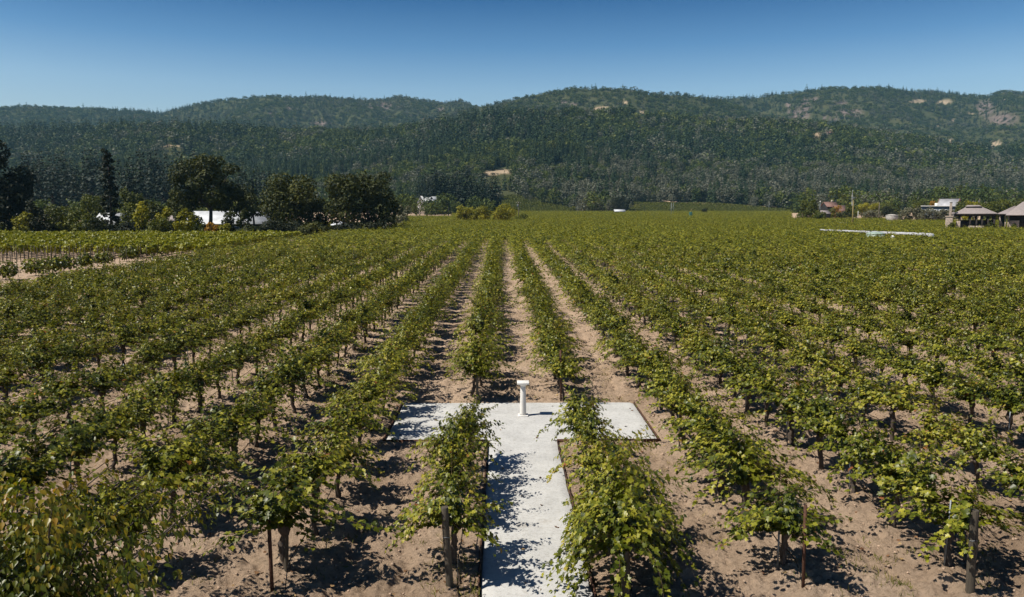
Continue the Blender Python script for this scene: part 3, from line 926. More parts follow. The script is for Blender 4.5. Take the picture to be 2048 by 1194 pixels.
def tree(name, loc, trunk, A, leafmat, label, cat, group=None, tpl=LEAF2):
    e = empty(name, loc, label, cat, group)
    trunk.obj("trunk", M['bark'], e, True)
    o = link(bpy.data.objects.new("crown", leaf_mesh("crown", A[0], A[1], A[2], A[3], tpl, A[4], leafmat)), e)
    return e

def valley_tree(i, px, Y, top, wpx, kind, label, name="broadleaf_tree", cat="tree", group=None, tf=0.2, nb=10, dens=1.0, lop=0.0):
    g = gp(px, Y)
    h = at(px, top, Y).z - g.z
    w = wpx * Y / FPX
    rng = np.random.default_rng(1000 + i)
    if kind == 'conifer':
        tr, A = conifer_tree(rng, h, w, 30, 9)
        m = M['conifer']
    elif kind == 'openpine':
        tr, A = open_pine(rng, h, w)
        m = M['dark']
    else:
        size = 0.38 + 0.012 * h
        n = int(dens * 3.6 * (w * h + w * w) / (size * size))
        tr, A = broad_tree(rng, h, w, tf, nb, min(max(n, 700), 9000), size, lop)
        m = M[kind]
    tree(name, g, tr, A, m, label, cat, group)

LEFT = "trees and shrubs around the sheds"
VT = [
 (-14, 188, 262, 118, 'dark', "huge near black tree cut off by the photo edge beside the valley", "broadleaf_tree", .08, 16, 1.3),
 (30, 190, 345, 70, 'dark', "lower dark tree leaning right against the huge black tree", "broadleaf_tree", .05, 10, 1.2),
 (72, 178, 398, 46, 'dark', "dark rounded tree right of the huge black tree", "broadleaf_tree", .05, 8, 1.2),
 (46, 176, 428, 36, 'yellow', "small yellow green bush under the dark trees by the pale shed", "shrub", .05, 6, 1),
 (100, 214, 418, 42, 'grey_olive', "pale grey green tree between dark tree and olive bushes", "broadleaf_tree", .1, 7, 1),
 (124, 182, 412, 58, 'olive_green', "olive green bushy tree left of the white gabled roof", "broadleaf_tree", .05, 8, 1.1),
 (155, 180, 428, 46, 'olive_green', "low olive bush in front of the taller olive trees", "shrub", .03, 7, 1.1),
 (186, 216, 387, 64, 'olive_green', "tall rounded olive green tree behind the white gabled roof", "broadleaf_tree", .1, 10, 1.1),
 (222, 198, 299, 44, 'openpine', "tall slender dark pine rising behind the white gabled roof", "pine_tree", .1, 8, 1),
 (196, 176, 434, 46, 'oak', "dark green bush hiding the front of the white gabled roof", "shrub", .03, 8, 1.2),
 (256, 236, 374, 42, 'olive_green', "rounded olive tree just right of the tall slender pine", "broadleaf_tree", .1, 8, 1.1),
 (284, 240, 388, 34, 'olive_green', "small olive tree behind the bright yellow tree", "broadleaf_tree", .1, 7, 1.1),
 (262, 190, 404, 42, 'olive_green', "yellow green arching tree left of the bright yellow tree", "broadleaf_tree", .1, 8, 1.1),
 (285, 182, 404, 28, 'yellow', "narrow bright yellow tree between two green trees", "broadleaf_tree", .05, 8, 1.2),
 (306, 190, 401, 42, 'oak', "dark green tree right of the bright yellow tree", "broadleaf_tree", .05, 8, 1.2),
 (326, 178, 416, 26, 'yellow', "ragged yellow shrub left of the small grey roof", "shrub", .05, 6, 1),
 (318, 176, 438, 40, 'olive_green', "low yellow green bush below the dark green tree", "shrub", .03, 6, 1.1),
 (352, 252, 400, 44, 'oak', "dark tree behind the small grey roof", "broadleaf_tree", .1, 7, 1.1),
 (417, 206, 308, 132, 'oak', "great spreading oak with a bare trunk before the long white roof", "oak_tree", .30, 17, 1.0),
 (366, 206, 372, 62, 'oak', "lower dark oak joined to the left of the great oak", "oak_tree", .22, 8, .9),
 (374, 180, 416, 30, 'yellow', "yellow green shrub at the left end of the long white roof", "shrub", .05, 7, 1),
 (362, 176, 440, 26, 'yellow', "small yellow bush in front of the long white roof", "shrub", .03, 6, 1),
 (398, 176, 444, 24, 'olive_green', "small green bush left of the orange shrub", "shrub", .03, 6, 1),
 (423, 176, 447, 28, 'orange', "low orange shrub below the trunk of the great oak", "shrub", .03, 7, 1.1),
 (450, 176, 449, 22, 'yellow', "low yellow shrub right of the orange shrub", "shrub", .03, 6, 1),
 (392, 186, 424, 30, 'olive_green', "ragged green tree against the left part of the long white roof", "broadleaf_tree", .1, 8, .7),
 (458, 188, 422, 26, 'oak', "thin dark tree against the middle of the long white roof", "broadleaf_tree", .1, 9, .35),
 (488, 186, 420, 24, 'oak', "thin dark tree against the right part of the long white roof", "broadleaf_tree", .1, 9, .35),
 (482, 214, 372, 58, 'oak', "dark oak with a pointed top right of the great oak", "oak_tree", .30, 9, .9),
 (508, 208, 390, 40, 'oak', "small dark oak over the right end of the long white roof", "oak_tree", .45, 8, .8),
 (575, 200, 352, 118, 'oak', "broad dark oak left of the largest oak clump", "oak_tree", .12, 15, 1.2),
 (552, 204, 392, 40, 'oak', "low dark oak touching the right end of the long white roof", "oak_tree", .15, 8, 1),
 (632, 206, 398, 60, 'oak', "low dark oak between the two broad oaks", "oak_tree", .12, 9, 1.1),
 (690, 198, 350, 96, 'oak', "tall dark oak forming the left half of the largest clump", "oak_tree", .12, 14, 1.2),
 (742, 203, 345, 100, 'oak', "tall dark oak forming the right half of the largest clump", "oak_tree", .12, 14, 1.2),
 (782, 214, 398, 40, 'oak', "dark oak at the right end of the largest clump", "oak_tree", .1, 8, 1.1),
 (794, 232, 432, 26, 'grey_olive', "grey green olive bush beside the pole right of the oaks", "shrub", .05, 7, 1.2),
 (804, 262, 408, 30, 'grey_olive', "grey green bush behind the oak clump", "shrub", .05, 7, 1.1),
 (760, 208, 446, 26, 'yellow', "low yellow bush under the right oaks", "shrub", .03, 6, 1),
 (655, 214, 440, 22, 'yellow', "low yellow bush glowing between the oak trunks", "shrub", .03, 6, 1),
 (934, 300, 411, 49, 'olive_gold', "left half of the wide golden green tree in the vineyard", "broadleaf_tree", .04, 10, 1.3),
 (962, 300, 415, 41, 'olive_gold', "right half of the wide golden green tree in the vineyard", "broadleaf_tree", .04, 8, 1.3),
 (1006, 300, 409, 45, 'olive_gold', "rounded golden green tree left of the utility pole", "broadleaf_tree", .04, 9, 1.3),
 (1040, 322, 430, 24, 'olive_green', "low green bush at the foot of the utility pole", "shrub", .03, 6, 1.1),
 (1144, 640, 414, 18, 'olive_green', "small yellow green tree beside a far pole at the vineyard edge", "broadleaf_tree", .05, 6, 1.2),
 (1240, 690, 392, 38, 'dark', "dark rounded oak behind the small white hut", "oak_tree", .08, 9, 1.3),
 (1408, 560, 417, 13, 'dark', "lone dark round bush in the far vineyard", "shrub", .03, 6, 1.3),
 (1617, 340, 399, 44, 'olive_green', "large rounded green tree left of the red roofed houses", "broadleaf_tree", .03, 11, 1.4),
 (1640, 312, 421, 25, 'olive_green', "small round bush in front of the large rounded green tree", "shrub", .03, 7, 1.4),
 (1672, 398, 410, 17, 'orange', "orange yellow tree between the two red roofed houses", "broadleaf_tree", .05, 6, 1.2),
 (1660, 396, 417, 16, 'olive_green', "small green shrub below the taller red tiled house", "shrub", .03, 6, 1.3),
 (1697, 402, 408, 14, 'olive_green', "small green tree touching the lower red tiled house", "broadleaf_tree", .03, 6, 1.3),
 (1684, 385, 424, 20, 'oak', "low dark hedge shrub before the lower red tiled house", "shrub", .03, 6, 1.3),
 (1706, 430, 410, 22, 'olive_green', "green tree directly behind the wind machine tower", "broadleaf_tree", .03, 7, 1.3),
 (1722, 470, 406, 26, 'yellow', "yellow green tree right of the wind machine", "broadleaf_tree", .05, 6, 1.1),
 (1748, 470, 404, 26, 'yellow', "pale yellow green tree behind the thin grey pole", "broadleaf_tree", .05, 6, 1.1),
 (1772, 450, 405, 22, 'olive_green', "yellow topped green tree behind the round concrete tank", "broadleaf_tree", .05, 6, 1.1),
 (1776, 400, 414, 34, 'dark', "dark bush behind the round concrete tank", "shrub", .03, 7, 1.2),
 (1836, 440, 398, 30, 'olive_green', "golden green tree left of the barn roof", "broadleaf_tree", .05, 7, 1.1),
 (1872, 430, 402, 26, 'orange', "orange tinged tree at the left end of the barn", "broadleaf_tree", .05, 7, 1.1),
 (1945, 330, 402, 30, 'yellow', "golden tree above the pavilion roof", "broadleaf_tree", .05, 7, 1.1),
 (1928, 350, 398, 40, 'olive_green', "green tree behind the roof cap of the pavilion", "broadleaf_tree", .05, 8, 1.1),
 (1985, 300, 401, 52, 'olive_green', "broad green tree behind the right end of the pavilion", "broadleaf_tree", .05, 9, 1.2),
 (2010, 310, 398, 40, 'olive_green', "yellow topped green tree left of the second pavilion roof", "broadleaf_tree", .05, 8, 1.2),
 (2040, 320, 400, 46, 'olive_green', "green tree half hidden by the second pavilion roof", "broadleaf_tree", .05, 8, 1.2),
 (1905, 196, 446, 12, 'oak', "small dark bush at the foot of the stone chimney", "shrub", .03, 5, 1.2),
 (1984, 197, 446, 18, 'oak', "dark bush in front of the pavilion's right end", "shrub", .03, 5, 1.2),
 (2030, 197, 446, 12, 'oak', "small bush before the second pavilion's stone wall", "shrub", .03, 5, 1.2),
]
M['olive_gold'] = leafy("golden_green_leaf", [(0.0, (0.075, 0.082, 0.008)), (0.5, (0.20, 0.19, 0.014)), (1.0, (0.36, 0.31, 0.02))], 0.22, 0.55, 0.25, 0.1)
for i, (px_, Y, top, w, kd, lab, nm, tf, nb, dn) in enumerate(VT):
    valley_tree(i, px_, Y, top, w, kd, lab, nm, "shrub" if nm == "shrub" else "tree", None, tf, nb, dn)
DK = ["dark hedge shrub behind the trellised block, %s" % w for w in ("below the huge black tree", "right of the huge black tree", "below the olive bushes", "left of the blue tarpaulin",
      "below the white gabled roof", "below the bright yellow tree", "below the small grey roof", "left of the great oak trunk", "under the great oak", "below the long white roof", "at the right end of the long shed",
      "under the left broad oak", "between the two broad oaks", "under the largest oak clump", "at the right end of the oaks")]
for i, px_ in enumerate((8, 70, 120, 162, 215, 262, 320, 385, 440, 500, 540, 578, 628, 690, 752)):
    valley_tree(300 + i, px_, 183 + RNG.uniform(-3, 6), (450 if px_ < 540 and px_ > 370 else 446) + RNG.uniform(-4, 5), 58, 'dark' if i % 3 else 'oak', DK[i], "shrub", "shrub", None, .02, 9, 1.6)
# clipped olives before the modern building
for i, (px_, top, w) in enumerate(((1808, 417, 30), (1832, 414, 28), (1856, 418, 26), (1880, 417, 24), (1898, 420, 20), (1735, 421, 22), (1754, 422, 22))):
    valley_tree(200 + i, px_, 318 if px_ > 1790 else 360, top, w, 'grey_olive',
                "grey green olive tree, %s along the hedge %s" % (ORD[i if i < 5 else i - 5], "before the modern building" if i < 5 else "left of the round tank"), "olive_tree", "tree", "olive trees in a hedge", .08, 8, 1.3)

# tree kinds shared by the foot of the hills and the far forest
def kind_set(seed, n, fn, *a, **k):
    return [fn(np.random.default_rng(seed + i), *a, **k) for i in range(n)]
CON = kind_set(2000, 4, conifer_tree, 1.0, 0.28, 26, 9, 0.78)
CONL = kind_set(2050, 4, conifer_tree, 1.0, 0.36, 9, 5, 1.35)
def unit_broad(rng, n, size, wide):
    return broad_tree(rng, 1.0, wide, 0.10, 8, n, size)
BRO = kind_set(2100, 4, unit_broad, 420, 0.085, 0.85)
BROL = kind_set(2150, 4, unit_broad, 110, 0.16, 0.95)
GRP = kind_set(2200, 3, unit_broad, 330, 0.075, 0.62)
GRPL = kind_set(2250, 3, unit_broad, 90, 0.14, 0.70)
def fix_trunk(tr):
    m = MB(); m.tube([(0, 0, -.06), (0, 0, .35)], [.025, .018], 5, False); return m
def source_list(lst, nm, lm):
    return [merged_source(nm + "_%02d" % i, A, LEAF2, fix_trunk(tr), [lm, M['bark']]) for i, (tr, A) in enumerate(lst)]

# stands of trees one can tell apart at the foot of the hills
meshes = {}
CNT = {}
def cnt(k):
    CNT[k] = CNT.get(k, 0) + 1
    return CNT[k]
def shared(kind, idx):
    key = (kind, idx)
    if key not in meshes:
        lst, m = {'conifer': (CON, M['dark_conifer']), 'broad': (BRO, M['broad']), 'greypine': (GRP, M['greypine'])}[kind]
        tr, A = lst[idx % len(lst)]
        meshes[key] = (fix_trunk(tr).mesh("trunk", M['bark']) if kind != 'conifer' else fix_trunk(tr).mesh("trunk", M['bark']), leaf_mesh("crown", A[0], A[1], A[2], A[3], LEAF2, A[4], m))
    return meshes[key]
def stand_tree(px_, Y, top, kind, name, label, group, wide=1.0):
    g = gp(px_, Y)
    if Y > 665: g.z = float(hz(g.x, g.y))
    h = max(3.0, at(px_, top, Y).z - g.z)
    e = empty(name, g, label, "tree", group, RNG.random() * 6.28)
    s = h * RNG.uniform(.9, 1.15) * wide
    e.scale = (s, s, h)
    a, b = shared(kind, int(RNG.integers(0, 4 if kind != 'greypine' else 3)))
    link(bpy.data.objects.new("trunk", a), e)
    link(bpy.data.objects.new("crown", b), e)
for i in range(64):                                        # dark conifers behind the sheds
    px_ = 48 + 500 * (i + RNG.random()) / 64
    stand_tree(px_, RNG.uniform(400, 560), RNG.uniform(292, 332) if px_ < 400 else RNG.uniform(318, 360), 'conifer', "conifer_tree",
               "tall dark conifer, %s from the left in the stand behind the white roofed sheds" % ordinal(i + 1), "dark conifers behind the sheds", 1.0)
for i in range(30):                                        # dark conifers around the white gabled house
    px_ = 835 + 155 * (i + RNG.random()) / 30
    stand_tree(px_, RNG.uniform(560, 650), RNG.uniform(322, 362) if px_ > 850 else RNG.uniform(350, 385), 'conifer', "conifer_tree",
               "tall dark conifer, %s from the left in the stand around the white gabled house" % ordinal(i + 1), "dark conifers around the white gabled house", 1.15)
for i in range(26):
    px_ = 800 + 190 * (i + RNG.random()) / 26
    stand_tree(px_, RNG.uniform(470, 600), RNG.uniform(385, 408), 'broad', "broadleaf_tree",
               "rounded green tree, %s from the left below the conifers by the gabled house" % ordinal(i + 1), "rounded trees near the white gabled house", 1.0)
for i in range(30):
    px_ = 60 + 480 * (i + RNG.random()) / 30
    stand_tree(px_, RNG.uniform(290, 390), RNG.uniform(392, 418), 'broad', "broadleaf_tree",
               "rounded green tree, %s from the left between the sheds and dark conifers" % ordinal(i + 1), "rounded trees behind the sheds", 1.0)
for i in range(70):                                        # foot of the slope, right of the middle
    px_ = 1030 + 590 * (i + RNG.random()) / 70
    kd = 'greypine' if RNG.random() < .45 else 'broad'
    base = np.interp(px_, [1030, 1140, 1165, 1230, 1260, 1420, 1620], [810, 770, 690, 690, 840, 840, 735])
    stand_tree(px_, base + RNG.uniform(0, 50), np.interp(px_, [1030, 1150, 1260, 1420, 1620], [372, 392, 378, 375, 385]) + RNG.uniform(-10, 14), kd, "hill_foot_tree",
               "%s tree, %s of its kind from the left at the slope foot" % ("pale grey" if kd == 'greypine' else "rounded green", ordinal(cnt('f' + kd))), "%s trees at the foot of the slope" % ("pale grey" if kd == 'greypine' else "green"))
for i in range(44):                                        # behind the buildings on the right
    px_ = 1600 + 470 * (i + RNG.random()) / 44
    kd = 'conifer' if RNG.random() < .15 else ('greypine' if RNG.random() < .2 else 'broad')
    stand_tree(px_, RNG.uniform(500, 640), RNG.uniform(368, 398), kd, "background_tree",
               "%s tree, %s of its kind from the left behind houses and pavilions" % ({'conifer': "dark conifer", 'greypine': "pale grey", 'broad': "dark green rounded"}[kd], ordinal(cnt('b' + kd))), "%s trees behind the pavilions" % kd)

# far forest
def make_forest():
    n1, n2 = 17000, 50000
    def cand(n, y0, y1):
        y = np.sqrt(RNG.uniform(y0 ** 2, y1 ** 2, n))
        t = RNG.uniform(-0.74, 0.74, n)
        return np.stack([t * y, y], -1)
    A, B = cand(n1, 690, 1700), cand(n2, 1600, 3300)
    P = np.concatenate([A, B])
    P = np.column_stack([P, hz(P[:, 0], P[:, 1])])
    cm = clear_mask(P)
    rk = clear_mask(P, (2,))
    px, py, dp = project(P)
    keep = RNG.random(len(P)) > np.where(rk > .15, .50, cm * 1.2)
    keep &= ~field_mask(P)
    keep &= ~(field_mask(P + np.array([0, 0, 15.0])) & (P[:, 1] < 1250))
    for hh in (6.0, 12.0, 18.0, 24.0):
        keep &= ~((clear_mask(P + np.array([0, 0, hh]), (1,)) > .3) & (P[:, 1] < 1600))
    keep &= ~((P[:, 1] < 720) & (px > 985))
    # only what faces the valley (trees on far sides of the ridges are behind them)
    z2 = hz(P[:, 0] * 1.03, P[:, 1] * 1.03)
    vis = np.ones(len(P), bool)
    for f in np.linspace(0.3, 0.97, 20):
        zl = CAM_H + (P[:, 2] + 16 - CAM_H) * f
        q = P[:, :2] * f
        vis &= (q[:, 1] < 660) | (hz(q[:, 0], np.maximum(q[:, 1], 10)) < zl + 3)
    keep &= vis
    P, px, py = P[keep], px[keep], py[keep]
    n = len(P)
    far = P[:, 1] > 1550
    zone = fbm(P[:, 0] / 160.0, P[:, 1] / 160.0, 71, 3)
    zone2 = fbm(P[:, 0] / 90.0 + 50, P[:, 1] / 90.0, 77, 3)
    # share of conifers, grey pines
    grey = np.clip((py - 305) / 60, 0, 1) * np.clip((px - 950) / 150, 0, 1) * 0.58 + 0.06
    grey = np.where(far & (px < 1000) & (px > 600), 0.30, grey)
    grey = np.clip(grey + (zone2 - .5) * 1.3, 0.02, .9)
    con = np.clip(0.42 + (zone - .5) * 3.0 - np.where(far, .15, 0), .03, .95)
    con = np.where((px < 560) & (py > 250), np.maximum(con, .5), con)
    u = RNG.random(n)
    kind = np.where(u < grey, 2, np.where(RNG.random(n) < con, 0, 1))
    lists = [CONL, BROL, GRPL]
    srcs = source_list(CON, "fc", M['conifer']) + source_list(BRO, "fb", M['broad']) + source_list(GRP, "fg", M['greypine']) + \
        source_list(CONL, "gc", M['conifer']) + source_list(BROL, "gb", M['broad']) + source_list(GRPL, "gg", M['greypine'])
    r4, r3 = RNG.integers(0, 4, n), RNG.integers(0, 3, n)
    vi = np.where(kind == 0, r4, np.where(kind == 1, 4 + r4, 8 + r3))
    vi = np.where(P[:, 1] > 1150, vi + 11, vi)
    h = np.where(kind == 0, RNG.uniform(16, 31, n), np.where(kind == 1, RNG.uniform(10, 17, n), RNG.uniform(11, 20, n)))
    h = np.where(far, h * RNG.uniform(.40, .75, n), h)
    h = np.where(far & (kind == 0) & (RNG.random(n) < .06), h * 1.5, h)
    w = h * RNG.uniform(.85, 1.25, n)
    w = np.where(kind == 0, w, np.where(far, w * 1.45, w * 1.1))
    rot = np.zeros((n, 3)); rot[:, 2] = RNG.random(n) * 6.28
    scatter("hillside_forest", P - np.array([0, 0, .4]), vi, rot, np.stack([w, w, h], -1), srcs, "mixed forest of conifers and oaks covering the hills")
    print("forest trees:", n)
make_forest()
def hillside_vines():
    pts = []
    for y in np.arange(668, 1400, 3.6):
        for x in np.arange(-40, 420, 2.6):
            pts.append((x + RNG.normal(0, .2), y + RNG.normal(0, .25)))
    P = np.array(pts)
    P = np.column_stack([P, hz(P[:, 0], P[:, 1])])
    P = P[field_mask(P)]
    n = len(P)
    rng = np.random.default_rng(5)
    srcs = []
    for i in range(3):
        A = crown_cards(rng, [((0, 0, 1.1), (1.3, .7, .6))], 60, .55, tone0=.35)
        srcs.append(merged_source("hv%d" % i, A, LEAF2, None, [M['vine_leaf']]))
    rot = np.zeros((n, 3)); rot[:, 2] = RNG.normal(0, .1, n)
    scatter("hillside_vines", P, RNG.integers(0, 3, n), rot, np.ones((n, 3)), srcs, "dark green vineyard rows on the lower slope of the hill")
    print("hill vines", n)
hillside_vines()
def hill_point(px_, py_):
    r = ray(px_, py_)
    Ys = np.linspace(664, 1600, 1500)
    zz = CAM_H + r[2] * Ys
    h = hz(r[0] * Ys, Ys)
    i = np.where(h > zz)[0]
    Y = Ys[i[0]] if len(i) else 690.0
    return Vector((r[0] * Y, Y, float(hz(r[0] * Y, Y))))
def tracks():
    for pts, w, lab in ((((1262, 414), (1300, 409), (1325, 402), (1345, 405), (1400, 408), (1440, 409), (1500, 412), (1560, 416), (1612, 423)), 5.0, "pale dirt track along the upper edge of the far vineyard"),
                        (((985, 427.5), (1040, 427), (1140, 426.5), (1180, 419), (1228, 423)), 5.0, "pale dirt track at the foot of the hillside vines")):
        P = [hill_point(*p) for p in pts]
        vs, fs = [], []
        for a, b in zip(P[:-1], P[1:]):
            for i in range(12):
                c = a.lerp(b, i / 12)
                for sgn in (-1, 0, 1):
                    y = c.y + sgn * w * (.8 + .5 * float(vnoise(c.x * .05, sgn * 3.0, 9)))
                    vs.append((c.x, y, float(hz(c.x, y)) + .5))
        n = len(vs) // 3
        for i in range(n - 1):
            for j in range(2):
                q = i * 3 + j
                fs.append((q, q + 1, q + 4, q + 3))
        tag(MB().add(vs, fs).obj("dirt_track", M['soil'], None, True), lab, kind="structure")
tracks()

# ------------------------------------------------------------------ left block of trellised vines
def left_block():
    rng = np.random.default_rng(8)
    srcs = []
    for i in range(6):
        A = crown_cards(rng, [((0, 0, 1.45), (.42, 1.1, .55)), ((0.1, .3, 1.7), (.35, .7, .35))], 190, .30, tone0=.62, shell=.3)
        t = MB(); t.tube([(0, 0, -.05), (.02, 0, 1.0)], [.035, .03], 5, False); t.tube([(.05, .8, -.05), (.05, .8, 1.9)], [.02, .02], 4, False)
        t.tube([(0, -1.0, .5), (0, 1.0, .5)], .012, 3, False)
        srcs.append(merged_source("tb%d" % i, A, LEAF2, t, [M['bright_vine'], M['hose']]))
    pts = []
    for x in np.arange(-175, -40, 2.25):
        y = 109.5 + rng.normal(0, .3)
        lim = 166
        x1 = x
        while y < lim:
            edge = -39.6
            if x1 < edge and abs(x1 / y) < .8:
                pts.append((x1, y))
            y += 1.9
    P = np.array(pts)
    P = np.column_stack([P, gz(P[:, 0], P[:, 1])])
    n = len(P)
    rot = np.zeros((n, 3)); rot[:, 2] = math.pi * rng.integers(0, 2, n)
    sc = np.ones((n, 3)) * rng.uniform(.9, 1.1, (n, 1))
    scatter("trellised_vines", P, rng.integers(0, 6, n), rot, sc, srcs, "block of bright trellised vines in front of the sheds")
    # stakes along the front end of that block, waiting for replants
    m = MB(); m.tube([(0, 0, -.1), (0, 0, 1.9)], [.045, .04], 6)
    me = m.mesh("stake", M['post_wood'])
    for x in np.arange(-80, -47, 2.25):
        for y in np.arange(89.5, 111, 3.0):
            if x > -46 or x < -.66 * y: continue
            yy = y + rng.normal(0, .15)
            o = link(bpy.data.objects.new("trellis_stake", me)); o.location = (x, yy, float(gz(x, yy))); o.rotation_euler = (rng.normal(0, .03), rng.normal(0, .03), 0)
            o.scale = (1, 1, rng.uniform(.95, 1.15))
            tag(o, "thin dark stake standing in bare soil before the trellised block", "stake", "stakes before the trellised block")
    for x in np.arange(-80, -47, 2.25):
        if x > -46: continue
        m = MB(); m.tube([(x, 89.5, float(gz(x, 89)) + .75), (x, 111, float(gz(x, 111)) + .75)], .015, 4)
        tag(m.obj("trellis_wire", M['hose']), "dark wire strung along a line of thin stakes over bare soil", "wire", "wires between the stakes")
    tubes = [(18, 541), (50, 540), (80, 543), (107, 541), (30, 552), (195, 533), (141, 541), (305, 527)]
    wh = ["farthest left", "second from the left", "fourth from the left", "fifth from the left", "third from the left, lowest of all", "right of the low dark bushes", "left of the low dark bushes", "farthest right, at the sandy track"]
    for i, (a, b) in enumerate(tubes):
        p = ground(a, b)
        m = MB(); m.tube([(0, 0, -.03), (.02, 0, .85)], [.075, .07], 8)
        e = empty("grow_tube", p, "white grow tube on bare soil, %s" % wh[i], "grow tube", "white tubes around young vines")
        m.obj("tube", M['tube_white'], e, True)
        A = crown_cards(rng, [((0, 0, 1.0), (.16, .16, .25))], 30, .14, tone0=.4)
        o = link(bpy.data.objects.new("sprout", leaf_mesh("sprout", A[0], A[1], A[2], A[3], LEAF1, A[4], M['vine_leaf'])), e)
        o["kind"] = "stuff"
    # the bushy edge vines beside the sandy track
    edge = [(105, 547, 46), (72, 552, 40), (128, 544, 40), (172, 538, 24), (207, 533, 30), (258, 523, 30), (12, 560, 44), (285, 515, 30), (310, 512, 40), (335, 508, 40)]
    el = ["dark bushy vine at the track, second bush of a low dark pair", "dark bushy vine, left bush of a low dark group on bare soil", "dark bushy vine, right bush of a low dark group", "small bushy vine standing alone between stakes",
          "bushy vine just left of the upright vine at the sandy gap", "upright bushy vine on thin trunk beside the sandy gap", "bushy vine at the photo edge below the stakes", "dark vine at the corner of the trellised block",
          "dark bushy vine, next along the trellised block edge", "dark bushy vine farthest along the trellised block edge"]
    for i, (a, b, w) in enumerate(edge):
        p = ground(a, b)
        ww = 1.35 * w * p.y / FPX
        tr = MB(); tr.tube([(0, 0, -.05), (.03, 0, .9)], [.05, .04], 6)
        A = crown_cards(rng, [((0, 0, 1.2), (ww * .45, .7, .75)), ((ww * .2, 0, 1.0), (ww * .3, .6, .6)), ((-ww * .2, 0, .9), (ww * .3, .6, .6))], 420, .26, tone0=.4, shell=.35)
        e = empty("edge_vine", p, el[i], "grapevine", "bushy vines at the edge of the trellised block")
        tr.obj("trunk", M['vine_bark'], e)
        o = link(bpy.data.objects.new("foliage", leaf_mesh("foliage", A[0], A[1], A[2], A[3], LEAF1, A[4], M['vine_leaf'])), e); o["kind"] = "stuff"
left_block()

# ------------------------------------------------------------------ pedestal
def pedestal():
    p = ground(1046, 832)
    e = empty("pedestal_column", (p.x, p.y, p.z + .008), "white fluted column pedestal standing on the crossing of the white path", "column")
    MB().box((0, 0, .02), (.36, .36, .05)).obj("plinth", M['white_stone'], e, bevel=.006)
    MB().lathe([(.118, .045), (.112, .10), (.105, .55), (.092, 1.03), (.088, 1.06)], 80, flute=.11, nfl=20).obj("shaft", M['white_stone'], e)
    MB().lathe([(.092, 1.055), (.098, 1.07), (.096, 1.085), (.12, 1.11), (.165, 1.145), (.18, 1.165), (.18, 1.172)], 40).obj("capital", M['white_stone'], e, True)
    MB().box((0, 0, 1.205), (.42, .42, .066)).obj("abacus", M['white_stone'], e, bevel=.008)
pedestal()

# ------------------------------------------------------------------ posts
def post(name, base, top_px, r, mat, label, cat="post", lean=0.0, steel=False, wire=False):
    p = ground(*base)
    h = at(top_px[0], top_px[1], p.y).z - p.z
    dx = at(top_px[0], top_px[1], p.y).x - p.x
    e = empty(name, p, label, cat, "posts at the row ends")
    m = MB()
    if steel:
        n = 5
        for a in (0, math.pi / 2):
            m.tube([(0, 0, -.2), (dx, 0, h)], [r * (1.0 if a == 0 else .8)] * 2, 4)
        m.obj("shaft", mat, e)
    else:
        rr = random.Random(int(base[0]))
        pts = [(dx * i / 7 + rr.uniform(-.006, .006), rr.uniform(-.006, .006), -.15 + (h + .15) * i / 7) for i in range(8)]
        m.tube(pts, [r * (1.06 - .10 * i / 7) * rr.uniform(.96, 1.04) for i in range(8)], 14)
        m.obj("shaft", mat, e, True, bevel=.006)
        if wire:
            MB().tube([(dx * .62 + (r + .004) * math.cos(a), (r + .004) * math.sin(a), h * .66 + .01 * math.sin(3 * a)) for a in np.linspace(0, 6.1, 22)], .006, 4).obj("wire_wrap", M['steel'], e)
    return e
post("wooden_post", (901, 1185), (889, 1014), .072, M['post_wood'], "thick weathered wooden post at the front of the row left of the path", wire=True)
post("wooden_post", (1252, 1204), (1250, 1031), .085, M['post_wood'], "thick wooden post wrapped in leaves at the row right of the path")
post("wooden_post", (1940, 1192), (1950, 1020), .076, M['post_wood'], "thick mossy wooden post with a wire band, farthest right", wire=True)
post("steel_post", (1606, 1182), (1611, 1010), .034, M['rust'], "thin rusty steel post in front of a bent vine trunk", steel=True)
post("steel_post", (545, 1188), (537, 1030), .04, M['rust'], "thin dark steel post at the front of the second row left of the path", steel=True)
post("wooden_post", (573, 1150), (571, 985), .045, M['post_wood'], "dark wooden stake just behind the thin dark steel post")
post("steel_post", (1122, 803), (1121, 700), .045, M['rust'], "rusty post behind the pedestal at the slab's back edge", steel=True)
post("wooden_post", (955, 804), (954, 745), .05, M['post_wood'], "dark stake beside the vine trunk behind the slab, left of the pedestal")

